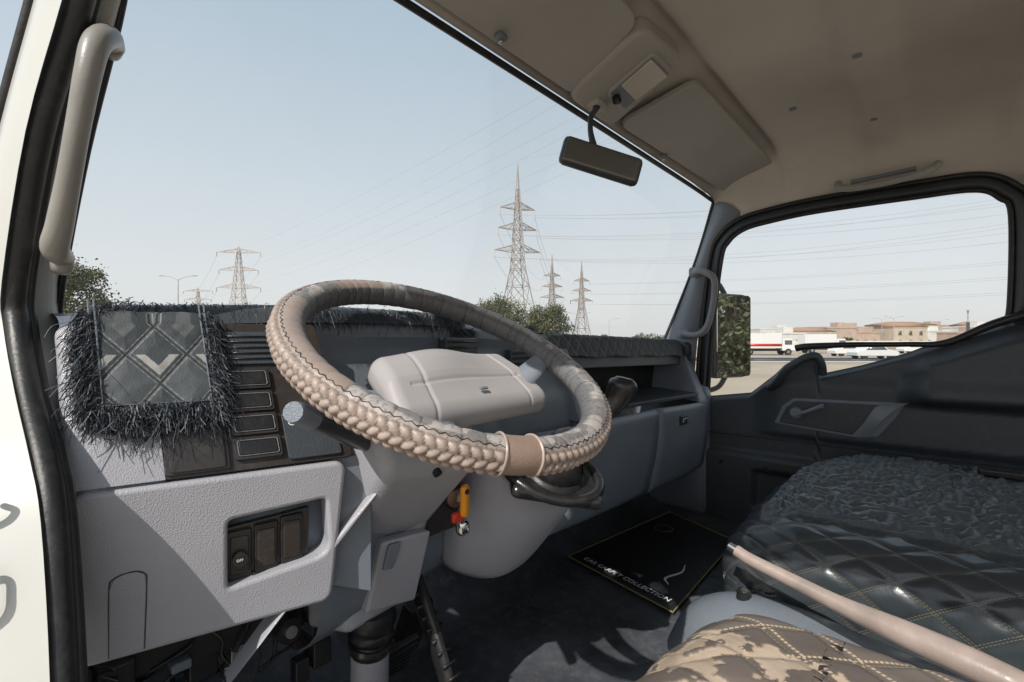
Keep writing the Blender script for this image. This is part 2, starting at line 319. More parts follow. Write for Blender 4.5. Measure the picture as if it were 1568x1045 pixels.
# visors
def rr3(A,r,k=6):
    Q=[]
    for i in range(len(A)):
        p=A[i]; a=A[i-1]; b=A[(i+1)%len(A)]; s=p+(a-p).normalized()*r; t=p+(b-p).normalized()*r
        for q in range(k): w=q/(k-1); Q.append(s*(1-w)**2+p*2*w*(1-w)+t*w*w)
    return Q
def visor(nm,c,lift):
    e=empty(nm); A=[Vector(p)-Vector((0,0,lift)) for p in c]
    n=(A[1]-A[0]).cross(A[3]-A[0]).normalized(); 
    if n.z<0: n=-n
    Q=rr3(A,.035); slab('visor_board',Q,n*.018,visorm,e,.006,4)
    return e
v1=visor('sun_visor',[(.20,.620,.566),(.20,.425,.622),(.865,.425,.622),(.925,.620,.566)],.008)
v2=visor('sun_visor.001',[(1.133,.616,.566),(1.159,.424,.623),(1.877,.421,.624),(1.915,.600,.571)],.008)
for p,par in (((.659,.600,.558),v1),((1.401,.612,.554),v2)):
    dbox('visor_clip',p,(.024,.018,.014),.006,(5,5,5),plasticM,par); dbox('clip_pin',(p[0],p[1],p[2]-.008),(.010,.010,.010),.0049,(4,4,4),metal,par)
for p in ((1.33,.13,.641),(1.74,.13,.641),(1.12,-.0,.658),(1.55,.30,.654)):
    dbox('trim_clip',p,(.018,.018,.008),.0039,(5,5,4),plasticM,cab)
dome=empty('dome_lamp')
C4=[Vector(p) for p in ((.905,.628,.549),(.872,.425,.605),(1.055,.408,.608),(1.118,.632,.548))]
slab('housing',rr3(C4,.045,8),(0,.01,.045),visorm,dome,.014,6)
def inset(c,f,dz):
    ctr=sum(c,Vector())/4; return [ctr+(p-ctr)*f+Vector((0,0,dz)) for p in c]
L4=[Vector(p)-Vector((0,0,.010)) for p in ((.980,.552,.577),(.960,.447,.607),(1.043,.447,.607),(1.058,.558,.575))]
slab('bezel',rr3(inset(L4,1.22,-.004),.02),(0,.003,.014),visorm,dome,.005)
slab('bezel_inner',rr3(inset(L4,1.06,-.0055),.008),(0,.003,.010),plasticM,dome,.001)
slab('lens',[L4[0]*.74+L4[1]*.26-Vector((0,0,.009)),L4[1]-Vector((0,0,.009)),L4[2]-Vector((0,0,.009)),L4[3]*.74+L4[2]*.26-Vector((0,0,.009))],(0,.002,.01),lens,dome,.003)
cyl('lamp_switch',(.998,.548,.550),(1.0,.553,.565),.010,plasticK,dome); cyl('switch_dot',(.997,.547,.547),(.998,.548,.550),.005,metal,dome)
rv=empty('rearview_mirror'); hc=Vector((.9275,.549,.392)); hx=Vector((.70,-.66,-.265)).normalized(); hn=hx.cross(Vector((0,0,1))).normalized(); hz=hn.cross(hx).normalized()
if hz.z<0: hz=-hz
dbox('mirror_shell',hc,(.182,.026,.064),.0125,(16,6,10),plasticD,rv,ax=(hx,hn,hz))
fc=-1 if hn.dot(hc)>0 else 1
dbox('mirror_face',hc+hn*fc*.0125,(.170,.006,.053),.0028,(16,3,10),mirrord,rv,ax=(hx,hn,hz))
tube('stem',[(.992,.595,.562),(.975,.592,.535),(.93,.575,.50),(.912,.566,.46),(.915,.56,.425)],[.012,.007,.006,.006,.008],plasticD,rv)
dbox('stem_base',(.995,.598,.556),(.05,.035,.02),.009,(6,6,4),visorm,rv)
sm=empty('side_mirror'); mc=Vector((2.15,.635,.022)); mx_=Vector((.2,-.084,0)).normalized(); mn=Vector((-.387,-.922,0)).normalized(); up=Vector((0,0,1))
dbox('mirror_shell',mc-mn*.03,(.218,.06,.358),.028,(14,8,20),plasticK,sm,ax=(mx_,mn,up))
def flatcard(nm,c,a,b,w,h,r,mat,par,n):
    pts=[c+a*p.x+b*p.y for p in rr3([Vector((-w/2,-h/2,0)),Vector((w/2,-h/2,0)),Vector((w/2,h/2,0)),Vector((-w/2,h/2,0))],r,6)]
    o=slab(nm,pts,n*.003,mat,par,0); o.data.shade_flat(); return o
flatcard('mirror_face',mc+mn*.001,mx_,up,.200,.342,.02,mirrorm,sm,mn)
tube('mirror_arm',[(1.98,.72,.26),(2.05,.74,.28),(2.14,.70,.25),(2.16,.67,.19)],.011,plasticK,sm)
tube('mirror_arm_lower',[(1.98,.76,-.22),(2.06,.76,-.22),(2.14,.70,-.2),(2.16,.67,-.15)],.011,plasticK,sm)

loft('cab_floor',[[(x,-1.,-.655),(x,.3,-.655),(x,.75,-.655),(x,.86,-.64),(x,.93,-.56),(x,.96,-.40),(x,.96,-.05)] for x in (.05,.7,1.3,1.93)],floorm,cab,4,5)
dbox('kick_panel',(1.91,.80,-.42),(.08,.30,.5),.03,(5,10,12),plasticM,cab)
dbox('kick_panel_driver',(.075,.80,-.42),(.03,.3,.5),.01,(5,10,12),plasticM,cab)
fm=empty('floor_mat'); FM=[(1.205,.825,-.647),(1.777,.755,-.650),(1.656,.486,-.650),(1.123,.469,-.650)]
slab('mat',FM,(0,0,.004),matm,fm,.0015)
E=[Vector(p)+Vector((0,0,.004)) for p in FM]
for i in range(4): cyl('piping',E[i],E[(i+1)%4],.0022,yellowm,fm,seg=8)
def txt(s,loc,ax,size,mat,par,name='lettering'):
    cu=bpy.data.curves.new(name,'FONT'); cu.body=s; cu.size=size; cu.extrude=.0003
    tmp=bpy.data.objects.new('tmp',cu); scene.collection.objects.link(tmp); bpy.context.view_layer.update()
    me=bpy.data.meshes.new_from_object(tmp.evaluated_get(bpy.context.evaluated_depsgraph_get())); bpy.data.objects.remove(tmp)
    me.materials.clear(); me.materials.append(mat)
    o=bpy.data.objects.new(name,me); scene.collection.objects.link(o)
    X,Y=Vector(ax[0]).normalized(),Vector(ax[1]).normalized(); Z=X.cross(Y)
    mt=Matrix((( X.x,Y.x,Z.x,loc[0]),(X.y,Y.y,Z.y,loc[1]),(X.z,Y.z,Z.z,loc[2]),(0,0,0,1)))
    o.matrix_world=mt; o.parent=par; o.matrix_parent_inverse=Matrix.Translation(par.location).inverted(); return o
txt('CAR CARPET COLLECTION',(1.215,.78,-.6405),((-.22,-1,0),(1,-.22,0)),.024,whitem,fm)
tube('mat_swoosh',[(1.24,.53,-.644),(1.27,.55,-.644),(1.33,.53,-.644),(1.38,.54,-.644)],[.001,.004,.003,.001],whitem,fm,flat=.2)
tube('mat_emblem',[(1.60+.03*math.cos(t),.70+.03*math.sin(t),-.643) for t in np.linspace(0,6.283,17)],.0020,yellowm,fm,k=1,straight=True,flat=.3)

# ================================================================== DASHBOARD
dash=empty('dashboard')
e=Vector((.966,-.26,0)).normalized(); upz=Vector((0,0,1)); nL=e.cross(upz).normalized()
def LP(s,z,o=0): return Vector((.073,.631,0))+e*s+upz*z+nL*o
def rr(cs,r,k=5):
    return [p for p in rr3([Vector((c[0],c[1],0)) for c in cs],r,k)]
def plate_with_hole(name,outer,inner,origin,X,Y,Z,depth,bev,mat,par):
    cu=bpy.data.curves.new(name,'CURVE'); cu.dimensions='2D'; cu.fill_mode='BOTH'; cu.extrude=depth/2; cu.bevel_depth=bev; cu.bevel_resolution=3
    for ps_ in (outer,inner):
        sp=cu.splines.new('POLY'); sp.points.add(len(ps_)-1)
        for q,p in zip(sp.points,ps_): q.co=(p.x,p.y,0,1)
        sp.use_cyclic_u=True
    tmp=bpy.data.objects.new('tmp',cu); scene.collection.objects.link(tmp); bpy.context.view_layer.update()
    me=bpy.data.meshes.new_from_object(tmp.evaluated_get(bpy.context.evaluated_depsgraph_get())); bpy.data.objects.remove(tmp)
    me.materials.clear(); me.materials.append(mat); me.shade_smooth(); me.set_sharp_from_angle(angle=math.radians(40))
    o=bpy.data.objects.new(name,me); scene.collection.objects.link(o)
    o.matrix_world=Matrix(((X.x,Y.x,Z.x,origin.x),(X.y,Y.y,Z.y,origin.y),(X.z,Y.z,Z.z,origin.z),(0,0,0,1)))
    o.parent=par; o.matrix_parent_inverse=Matrix.Translation(par.location).inverted(); return o
recess=rr([(.128,-.197),(.243,-.190),(.247,-.258),(.236,-.270),(.128,-.283)],.012,7)
plate_with_hole('lower_left_panel',rr([(.004,-.156),(.258,-.157),(.241,-.319),(.008,-.317)],.010,6),recess,LP(0,0,-.020),e,upz,nL,.030,.005,plasticL,dash)
slab('panel_side',[LP(.0,-.158,-.03),LP(.0,-.158,-.10),LP(.004,-.316,-.10),LP(.004,-.316,-.03)],e*.01,plasticL,dash,.003)
slab('panel_return',[LP(.25,-.150,-.014),LP(.30,-.150,-.014),LP(.30,-.335,-.014),LP(.235,-.312,-.03)],-nL*.01,plasticM,dash,.002)
slab('recess_back',[LP(*q,-.030) for q in ((.120,-.19),(.252,-.18),(.252,-.275),(.120,-.29))],-nL*.01,plasticM,dash,0)
slab('switch_plate',[LP(*q,-.020) for q in ((.131,-.216),(.222,-.208),(.222,-.274),(.131,-.281))],-nL*.01,brownK,dash,.002)
for i,(s0,zt,zb) in enumerate(((.133,-.220,-.277),(.161,-.217,-.274),(.189,-.213,-.270))):
    slab('switch',[LP(p.x,p.y,-.014) for p in rr([(s0,zt),(s0+.025,zt+.001),(s0+.025,zb+.001),(s0,zb)],.002,3)],-nL*.012,plasticK,dash,.002)
    slab('switch_face',[LP(p.x,p.y,-.0125) for p in rr([(s0+.003,zt-.006),(s0+.022,zt-.006),(s0+.022,zb+.007),(s0+.003,zb+.007)],.002,3)],-nL*.006,brownK,dash,.0015)
c0=LP(.1455,-.25,-.010); cyl('beacon_knob',c0,c0+nL*.006,.008,plasticK,dash)
txt('OFF',c0+nL*.0066-e*.004-upz*.0015,(e,upz),.004,whitem,dash)
fl=[LP(p[0],p[1],.0) for p in ((.030,-.318),(.030,-.25),(.033,-.240),(.042,-.2365),(.052,-.2365),(.059,-.241),(.060,-.252),(.058,-.318))]
tube('flap_seam',fl,.0009,plasticD,dash,k=3,seg=6)
slab('flap',[p+nL*.0012 for p in fl],-nL*.004,plasticL,dash,.0012)
UO=Vector((.073,.640,-.148)); uu=Vector((0,.40,.916)).normalized(); nU=e.cross(uu).normalized()
if nU.y>0: nU=-nU
def UP(s,h,o=0): return UO+e*s+uu*h+nU*o
loft('left_cheek',[[UP(.0,h,-.05),UP(-.004,h,-.02),UP(.0,h,.0),UP(.02,h,.004),UP(.045,h,.004),UP(.078,h,.003)] for h in (-.001,.05,.1,.15,.172)]+[[UP(.0,.187,-.06),UP(-.0,.187,-.03),UP(.004,.187,-.012),UP(.02,.187,-.010),UP(.045,.187,-.010),UP(.078,.187,-.010)]],plasticL,dash,4,5)
slab('cluster_bezel',[UP(p.x,p.y,.002) for p in rr([(.076,-.001),(.275,-.001),(.262,.185),(.076,.185)],.006)],-nU*.03,brownK,dash,.003)
slab('pocket_lip',[UP(p.x,p.y,.006) for p in rr([(.078,.002),(.139,.002),(.141,.060),(.080,.060)],.004)],-nU*.012,brownK,dash,.003)
slab('pocket_front',[UP(p.x,p.y,.0085) for p in rr([(.082,.004),(.135,.004),(.137,.050),(.084,.050)],.004)],-nU*.012,brownK,dash,.004)
for i in range(4):
    h0=.010+i*.0285; s0=.1445
    slab('rocker_frame',[UP(p.x,p.y,.0075) for p in rr([(s0,h0),(s0+.050,h0),(s0+.050,h0+.026),(s0,h0+.026)],.003)],-nU*.012,brownK,dash,.0015)
    R=[UP(p.x,p.y,.0085) for p in rr([(s0+.004,h0+.004),(s0+.046,h0+.004),(s0+.046,h0+.022),(s0+.004,h0+.022)],.003)]
    tube('rocker_outline',R+[R[0]],.0005,plasticM,dash,k=1,seg=6,straight=True)
    slab('rocker',[UP(p.x,p.y,.009) for p in rr([(s0+.005,h0+.005),(s0+.045,h0+.005),(s0+.045,h0+.021),(s0+.005,h0+.021)],.003)],-nU*.006,plasticK,dash,.0015)
slab('badge_panel',[UP(p.x,p.y,.006) for p in rr([(.200,.004),(.262,.004),(.258,.062),(.200,.062)],.004)],-nU*.012,plasticD,dash,.003)
txt('CANTER',UP(.205,.045,.0065),(e,uu),.013,whitem,dash)
slab('vent_frame',[UP(p.x,p.y,.006) for p in rr([(.138,.128),(.215,.128),(.215,.172),(.138,.172)],.004)],-nU*.012,plasticD,dash,.003)
for i in range(5):
    h=.134+i*.0075; a=UP(.142,h,.008); b=UP(.211,h,.008); hexa('louvre',[a,b,b-nU*.012+uu*.003,a-nU*.012+uu*.003],[a+uu*.0016,b+uu*.0016,b-nU*.012+uu*.0046,a-nU*.012+uu*.0046],plasticK,dash,0)
loft('dash_top',[[(x,.87,-.01),(x,.80,zt+.004),(x,yf+.03,zt+.002),(x,yf,zt-.008),(x,yf-.006,zt-.03)] for x,yf,zt in ((.075,.716,.026),(.2,.69,.030),(.33,.665,.034),(.5,.68,.036),(.7,.73,.036),(.85,.755,.02),(1.03,.755,.005),(1.5,.755,-.004),(1.90,.75,-.012))],plasticM,dash,5,4)
loft('instrument_face',[[(x,yf-.006,zt-.028),(x,yf+.0,zt-.06),(x,yf-.03,zt-.11),(x,yf-.06,zt-.17),(x,yf-.05,-.36),(x,yf+.02,-.44)] for x,yf,zt in ((.315,.655,.034),(.42,.67,.036),(.6,.70,.036),(.8,.735,.03),(1.02,.745,.01))],plasticM,dash,5,4)
def vent(x0,x1,y0,y1,z0,z1,n=4):
    hexa('vent_frame',[(x0,y0,z0),(x1,y1,z0),(x1,y1+.02,z0),(x0,y0+.02,z0)],[(x0,y0,z1),(x1,y1,z1),(x1,y1+.02,z1),(x0,y0+.02,z1)],plasticD,dash,.003)
    for i in range(n):
        z=z0+(z1-z0)*(i+.8)/(n+.6); hexa('louvre',[(x0+.006,y0-.005,z),(x1-.006,y1-.005,z),(x1-.006,y1+.008,z+.003),(x0+.006,y0+.008,z+.003)],[(x0+.006,y0-.005,z+.0025),(x1-.006,y1-.005,z+.0025),(x1-.006,y1+.008,z+.0055),(x0+.006,y0+.008,z+.0055)],plasticK,dash,0)
vent(.59,.70,.672,.700,-.045,.006); vent(.82,.99,.715,.73,-.075,-.02)
hexa('shelf_floor',[(1.02,.66,-.188),(1.83,.66,-.205),(1.83,.86,-.19),(1.02,.86,-.18)],[(1.02,.66,-.176),(1.83,.66,-.193),(1.83,.86,-.178),(1.02,.86,-.168)],plasticD,dash,.002)
hexa('shelf_back',[(1.02,.84,-.19),(1.88,.84,-.2),(1.88,.86,-.2),(1.02,.86,-.19)],[(1.02,.84,-.0),(1.88,.84,-.02),(1.88,.86,-.02),(1.02,.86,0)],darkm,dash,0)
hexa('shelf_top',[(1.02,.735,-.075),(1.86,.735,-.09),(1.86,.86,-.09),(1.02,.86,-.075)],[(1.02,.742,-.02),(1.86,.742,-.03),(1.86,.86,-.03),(1.02,.86,-.02)],plasticD,dash,.004)
hexa('shelf_side',[(1.80,.645,-.23),(1.885,.645,-.24),(1.885,.85,-.2),(1.80,.85,-.2)],[(1.85,.735,-.02),(1.89,.735,-.02),(1.89,.85,-.02),(1.85,.85,-.02)],plasticM,dash,.008)
hexa('shelf_divider',[(1.00,.645,-.20),(1.05,.64,-.20),(1.06,.85,-.2),(1.0,.85,-.2)],[(1.02,.72,-.02),(1.05,.72,-.02),(1.06,.85,-.02),(1.0,.85,-.02)],plasticM,dash,.006)
def gdoor(n,q):
    A=[Vector(p) for p in q]
    def row(a,b,o): return [a+Vector((0,o,0)),(a+b)/2+Vector((0,o-.004,0)),b+Vector((0,o,0))]
    rows=[row(A[0],A[1],.012),row(A[0]*.93+A[3]*.07,A[1]*.93+A[2]*.07,-.002)]+[row(A[0]*(1-t)+A[3]*t,A[1]*(1-t)+A[2]*t,-.012*math.sin(t*3.14)) for t in (.3,.55,.8)]+[row(A[3],A[2],0),row(A[3]+Vector((0,.05,-.03)),A[2]+Vector((0,.05,-.03)),0)]
    loft(n,rows,plasticM,dash,4,4,th=.012)
gdoor('glove_door',[(1.418,.632,-.208),(1.865,.642,-.228),(1.86,.665,-.475),(1.397,.662,-.462)])
gdoor('lower_tray_door',[(1.028,.632,-.203),(1.411,.632,-.208),(1.390,.662,-.462),(.902,.668,-.445)])
gdoor('centre_lower_panel',[(.80,.650,-.20),(1.021,.632,-.203),(.895,.668,-.445),(.70,.68,-.43)])
hexa('dash_under',[(.70,.70,-.44),(1.87,.71,-.48),(1.87,.95,-.44),(.70,.95,-.42)],[(.70,.68,-.40),(1.87,.69,-.42),(1.87,.95,-.38),(.7,.95,-.38)],plasticD,dash,.01)
box('glove_latch',(1.588,.627,-.262),(.05,.012,.030),plasticK,dash,.003); box('glove_latch_pull',(1.588,.622,-.262),(.034,.006,.014),metal,dash,.002)
ud=empty('under_dash_wiring')
for i in range(34):
    x=random.uniform(.1,.38); y=random.uniform(.69,.80); z=random.uniform(-.34,-.44)
    P=[(x,y,z)]
    for k in range(3): P.append((P[-1][0]+random.uniform(-.05,.05),P[-1][1]+random.uniform(-.02,.03),P[-1][2]+random.uniform(-.05,.015)))
    tube('cable',P,random.choice((.0015,.0022,.004)),random.choice((rubber,rubber,plasticK,brownK)),ud,k=5,seg=8)
for i in range(34):
    box('relay',(random.uniform(.1,.38),random.uniform(.70,.82),random.uniform(-.35,-.50)),(random.uniform(.012,.045),random.uniform(.02,.04),random.uniform(.012,.05)),random.choice((plasticK,plasticK,plasticD,brownK,darkm,metal,plasticM)),ud,.003)
hexa('pedal_bracket',[(.12,.72,-.40),(.34,.70,-.42),(.34,.80,-.46),(.12,.8,-.44)],[(.12,.72,-.37),(.34,.70,-.38),(.34,.80,-.36),(.12,.8,-.36)],darkm,ud,.004)
cyl('relay_can',(.30,.66,-.395),(.30,.69,-.40),.016,plasticK,ud); cyl('relay_cap',(.30,.655,-.394),(.30,.66,-.395),.008,metal,ud)

# ================================================================== STEERING
sw=empty('steering_wheel')
Cw=np.array([.4243,.4698,-.0211]); tl,rl=.4971,.0105
e1=np.array([math.cos(rl),0,math.sin(rl)]); e2=np.array([0,math.cos(tl),math.sin(tl)]); ne=np.cross(e1,e2); ne/=np.linalg.norm(ne); e2=np.cross(ne,e1)
R0=.1985; r0=.0155; nT,nP=960,56
th=np.linspace(0,2*np.pi,nT,endpoint=False)[:,None]; ph=np.linspace(0,2*np.pi,nP,endpoint=False)[None,:]
thd=np.degrees(th)%360; pd=(np.degrees(ph)+180)%360-180      # ph 0 = outward, 90 = top
NB=62
disp=np.zeros((nT,nP))+.0012
outer=S((58-np.abs(pd+4))/12)*np.ones((nT,1))
q=(pd+62)/36.; row=np.floor(q); 
slant=np.where(row%2==0,1,-1)*(q-row-.5)*.55
jit=.25*np.sin(7*th)+.2*np.sin(17*th+1)
blob=np.sqrt(np.abs(np.sin(np.pi*q)))*np.sqrt(np.abs(np.sin(NB*th+jit+slant*3+row*1.57)))
disp=disp+outer*.0042*blob*(.85+.3*vnoise(th*30*np.ones((1,nP)),q*2*np.ones((nT,1)),1,8))
ple=np.abs(np.sin(NB*.5*th+.8*np.sin(3*th)+jit*3))**.3
disp=disp+(1-outer)*.0016*ple
bare=(S((5.5-np.abs(thd-250))/.6))*np.ones((1,nP))
disp=disp*(1-bare)+bare*.0036
thb=th*np.ones((1,nP)); phb=ph*np.ones((nT,1))
wear=vnoise(thb*8,phb*1.5,1.3,3)
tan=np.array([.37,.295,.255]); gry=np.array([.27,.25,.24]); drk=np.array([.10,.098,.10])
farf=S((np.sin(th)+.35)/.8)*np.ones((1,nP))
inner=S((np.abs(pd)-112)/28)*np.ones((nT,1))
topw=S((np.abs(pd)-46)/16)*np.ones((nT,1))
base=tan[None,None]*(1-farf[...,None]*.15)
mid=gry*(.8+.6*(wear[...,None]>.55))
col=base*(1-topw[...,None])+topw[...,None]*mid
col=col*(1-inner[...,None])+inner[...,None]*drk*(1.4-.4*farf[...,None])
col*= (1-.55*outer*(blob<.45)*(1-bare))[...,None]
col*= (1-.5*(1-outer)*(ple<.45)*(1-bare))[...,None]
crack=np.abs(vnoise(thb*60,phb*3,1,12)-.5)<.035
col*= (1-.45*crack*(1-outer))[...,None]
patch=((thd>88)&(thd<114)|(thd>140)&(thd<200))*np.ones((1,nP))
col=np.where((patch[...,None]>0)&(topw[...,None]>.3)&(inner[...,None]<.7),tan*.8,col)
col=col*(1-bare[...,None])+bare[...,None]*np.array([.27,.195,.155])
rr_=r0+disp
P=Cw+((R0+rr_*np.cos(ph))[...,None])*(np.cos(th)[...,None]*e1+np.sin(th)[...,None]*e2)+(rr_*np.sin(ph))[...,None]*ne
V=P.reshape(-1,3); F=[(i*nP+j,i*nP+(j+1)%nP,((i+1)%nT)*nP+(j+1)%nP,((i+1)%nT)*nP+j) for i in range(nT) for j in range(nP)]
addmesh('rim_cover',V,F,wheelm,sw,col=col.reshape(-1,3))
LT=[]
for k in range(NB*4):
    t=2*math.pi*k/(NB*4); a=math.radians(64 if k%2 else 56); rr2=r0+.0026
    LT.append(Cw+(R0+rr2*math.cos(a))*(math.cos(t)*e1+math.sin(t)*e2)+rr2*math.sin(a)*ne)
tube('lacing',LT+[LT[0]],.0006,brownK,sw,k=1,seg=6,straight=True)
for i,(t0,t1) in enumerate(((244.2,244.9),(255.2,255.9))):
    tube('cover_end_seam',[Cw+(R0+(r0+.0045)*math.cos(a))*(math.cos(math.radians(t0))*e1+math.sin(math.radians(t0))*e2)+(r0+.0045)*math.sin(a)*ne for a in np.linspace(-1.5,2.6,24)],.0016,levm,sw,k=1,seg=6,straight=True)
WX,WY,WN=Vector(e1),Vector(e2),Vector(ne); WC=Vector(Cw)
def WP(a,b,c): return WC+WX*a+WY*b+WN*c
def hubwarp(P):
    P=P.copy(); x,y,z=P[:,0],P[:,1],P[:,2]
    up_=(z>0)
    P[:,2]+= .016*np.exp(-(((x+.03)/.07)**2+((y-.03)/.04)**2))*up_
    P[:,2]-= .014*np.clip(-y/.06,0,1.2)
    P[:,2]-= .0022*np.exp(-((y+.012)/.0022)**2)*up_*(np.abs(x)<.10)      # fold line
    P[:,2]-= .0025*(np.exp(-((x+.078)/.0022)**2)+np.exp(-((x-.088)/.0022)**2))*up_   # panel joints
    P[:,0]*= 1-.10*np.clip(y/.07,-1,1)
    return P
dbox('hub_pad',WP(.042,.006,-.050),(.262,.120,.040),.018,(150,80,14),plasticH,sw,ax=(WX,WY,WN),warp=hubwarp)
dbox('hub_emblem',WP(.045,-.030,-.0325),(.014,.005,.003),.0014,(6,4,3),plasticM,sw,ax=(WX,WY,WN))
for s in (-1,1):
    c_=.035 if s>0 else .0
    tube('spoke',[WP(s*.10+c_*.5,-.006,-.055),WP(s*.145,-.008,-.046),WP(s*.175,-.006,-.022),WP(s*.193,-.004,-.004)],[.026,.021,.018,.014],plasticM,sw,up=tuple(WN),flat=.42)
tube('spoke_lower',[WP(-.03,-.045,-.070),WP(-.05,-.10,-.058),WP(-.064,-.15,-.032),WP(-.068,-.185,-.006)],[.024,.020,.016,.014],plasticM,sw,up=tuple(WN),flat=.45)
cyl('hub_boss',WP(0,0,-.07),WP(0,0,-.12),.05,plasticM,sw,seg=30,r2=.045)

colm=empty('steering_column')
def hx2(name,A,B,mat,bev): return hexa(name,[Vector(p) for p in A],[Vector(p) for p in B],mat,colm,bev,5)
hx2('upper_shroud',[(.340,.530,-.095),(.495,.505,-.092),(.500,.492,-.178),(.362,.522,-.172)],[(.320,.70,-.12),(.500,.70,-.14),(.490,.62,-.31),(.365,.635,-.30)],plasticL,.016)
hx2('knee_cover',[(.365,.618,-.165),(.487,.582,-.26),(.492,.72,-.2),(.325,.695,-.13)],[(.372,.632,-.425),(.474,.638,-.418),(.470,.75,-.41),(.335,.690,-.420)],plasticL,.012)
hx2('fuse_cover',[(.400,.592,-.287),(.477,.576,-.288),(.474,.611,-.405),(.388,.614,-.392)],[(.400,.615,-.287),(.477,.60,-.288),(.474,.64,-.405),(.388,.635,-.392)],plasticL,.005)
hx2('fuse_cover_grip',[(.408,.585,-.291),(.426,.581,-.291),(.418,.590,-.33),(.404,.595,-.33)],[(.408,.61,-.291),(.426,.61,-.291),(.418,.615,-.33),(.404,.615,-.33)],plasticM,.003)
cyl('shroud_screw',(.432,.508,-.182),(.432,.514,-.176),.006,darkm,colm)
tube('joint_boot',[(.424,.655,-.415),(.424,.655,-.43),(.424,.657,-.44),(.424,.657,-.45),(.424,.658,-.46),(.424,.659,-.47),(.424,.66,-.485)],[.034,.037,.030,.035,.028,.033,.027],rubber,colm,k=3,seg=24)
tube('joint_ring',[(.424,.659,-.462),(.424,.66,-.470)],[.034,.034],brownK,colm)
cyl('lower_shaft',(.424,.66,-.478),(.43,.675,-.65),.029,plasticL,colm,seg=28)
ig=empty('ignition_key')
cyl('ignition_lock',(.525,.60,-.235),(.505,.555,-.240),.020,plasticK,ig); cyl('lock_ring',(.506,.557,-.240),(.503,.550,-.241),.014,metal,ig)
slab('key_blade',[(.505,.553,-.234),(.505,.535,-.236),(.505,.535,-.246),(.505,.553,-.246)],(.003,0,0),metal,ig,.0005)
dbox('key_fob_yellow',(.500,.528,-.238),(.018,.012,.048),.0058,(6,5,10),orange,ig,ax=(Vector((.9,.43,0)),Vector((-.43,.9,0)),Vector((.0,0,1))))
dbox('key_fob_red',(.492,.535,-.262),(.022,.010,.016),.0048,(6,5,6),red,ig)
cyl('fob_hole',(.498,.520,-.223),(.498,.5225,-.223),.004,plasticK,ig)
dbox('lock_chrome',(.512,.545,-.285),(.022,.02,.026),.009,(6,6,6),chrome,ig)
hexa('ignition_pocket',[(.480,.585,-.19),(.575,.585,-.19),(.575,.60,-.31),(.480,.60,-.31)],[(.480,.70,-.19),(.575,.7,-.19),(.575,.7,-.31),(.480,.7,-.31)],brownK,ig,.004)
st=empty('indicator_stalk')
tube('stalk_body',[(.40,.585,-.150),(.34,.548,-.128),(.29,.512,-.104),(.235,.470,-.078)],[.010,.0105,.0115,.0105],plasticK,st,seg=20)
tube('stalk_tip',[(.236,.471,-.0785),(.213,.455,-.068),(.207,.450,-.066)],[.0108,.0108,.0095],plasticM,st,seg=20)
slab('stalk_slot',[(.352,.56,-.105),(.345,.60,-.105),(.345,.60,-.165),(.352,.56,-.165)],(.02,0,0),darkm,st,.003)
for i in range(3):
    c=Vector((.278-.014*i,.490-.0105*i,-.0875+.006*i)); box('stalk_mark',c,(.003,.002,.003),whitem,st,0)
st2=empty('wiper_stalk')
tube('stalk_body',[(.46,.585,-.14),(.52,.56,-.12),(.60,.53,-.10),(.64,.515,-.09)],[.012,.012,.013,.012],plasticK,st2)
gc=empty('gear_lever')
loft('lever_shroud',[[(.555,.62,-.19),(.553,.545,-.195),(.60,.490,-.232),(.672,.452,-.240),(.70,.50,-.22),(.72,.64,-.19)],
 [(.552,.63,-.24),(.555,.555,-.245),(.61,.495,-.288),(.682,.462,-.275),(.715,.51,-.26),(.73,.65,-.25)],
 [(.552,.64,-.30),(.558,.578,-.31),(.61,.525,-.34),(.690,.500,-.325),(.72,.54,-.31),(.74,.66,-.31)],
 [(.560,.65,-.375),(.568,.610,-.385),(.62,.568,-.405),(.680,.555,-.395),(.71,.59,-.385),(.73,.68,-.37)],
 [(.575,.66,-.40),(.585,.635,-.410),(.625,.605,-.425),(.67,.60,-.418),(.70,.63,-.41),(.71,.69,-.39)]],plasticL,gc,5,5,th=.004)
gx=Vector((.80,-.56,-.22)).normalized(); gn=Vector((-.05,-.52,.85)); gy=gn.cross(gx).normalized(); gn=gx.cross(gy).normalized(); gC=Vector((.632,.462,-.212))
dbox('gate_plate',gC-gn*.006,(.15,.115,.022),.010,(14,12,5),plasticK,gc,ax=(gx,gy,gn))
tube('gate_ring',[gC+gx*(.080*math.cos(t))+gy*(.060*math.sin(t)) for t in np.linspace(0,2*math.pi,33)],.009,plasticK,gc,k=1,straight=True)
tube('boot',[gC,gC+gn*.015,gC+gn*.022,(.642,.445,-.170),(.646,.438,-.158),(.650,.43,-.145)],[.055,.045,.042,.030,.028,.014],rubber,gc,k=3,seg=24)
tube('rod',[(.648,.435,-.155),(.662,.40,-.125),(.672,.378,-.10)],.008,plasticK,gc)
tube('knob',[(.666,.392,-.118),(.672,.378,-.100),(.677,.368,-.082),(.679,.362,-.066),(.680,.360,-.057)],[.012,.016,.0215,.022,.013],plasticK,gc,k=5,seg=22)
bp_=empty('brake_pedal')
tube('pedal_arm',[(.52,.70,-.37),(.515,.665,-.41),(.505,.60,-.48),(.50,.56,-.54),(.50,.54,-.60)],[.020,.020,.018,.017,.016],plasticK,bp_,flat=.6,up=(1,0,0))
for i in range(9): box('pedal_rib',(.505,.655-.013*i,-.405-.0135*i),(.030,.003,.006),rubber,bp_,0)
cp=empty('clutch_pedal')
px=Vector((1,0,0)); py=Vector((0,.5,-.86)).normalized(); pn=px.cross(py)
box('pad',(.50,.70,-.545),(.07,.075,.012),rubber,cp,.004,ax=(px,py,pn))
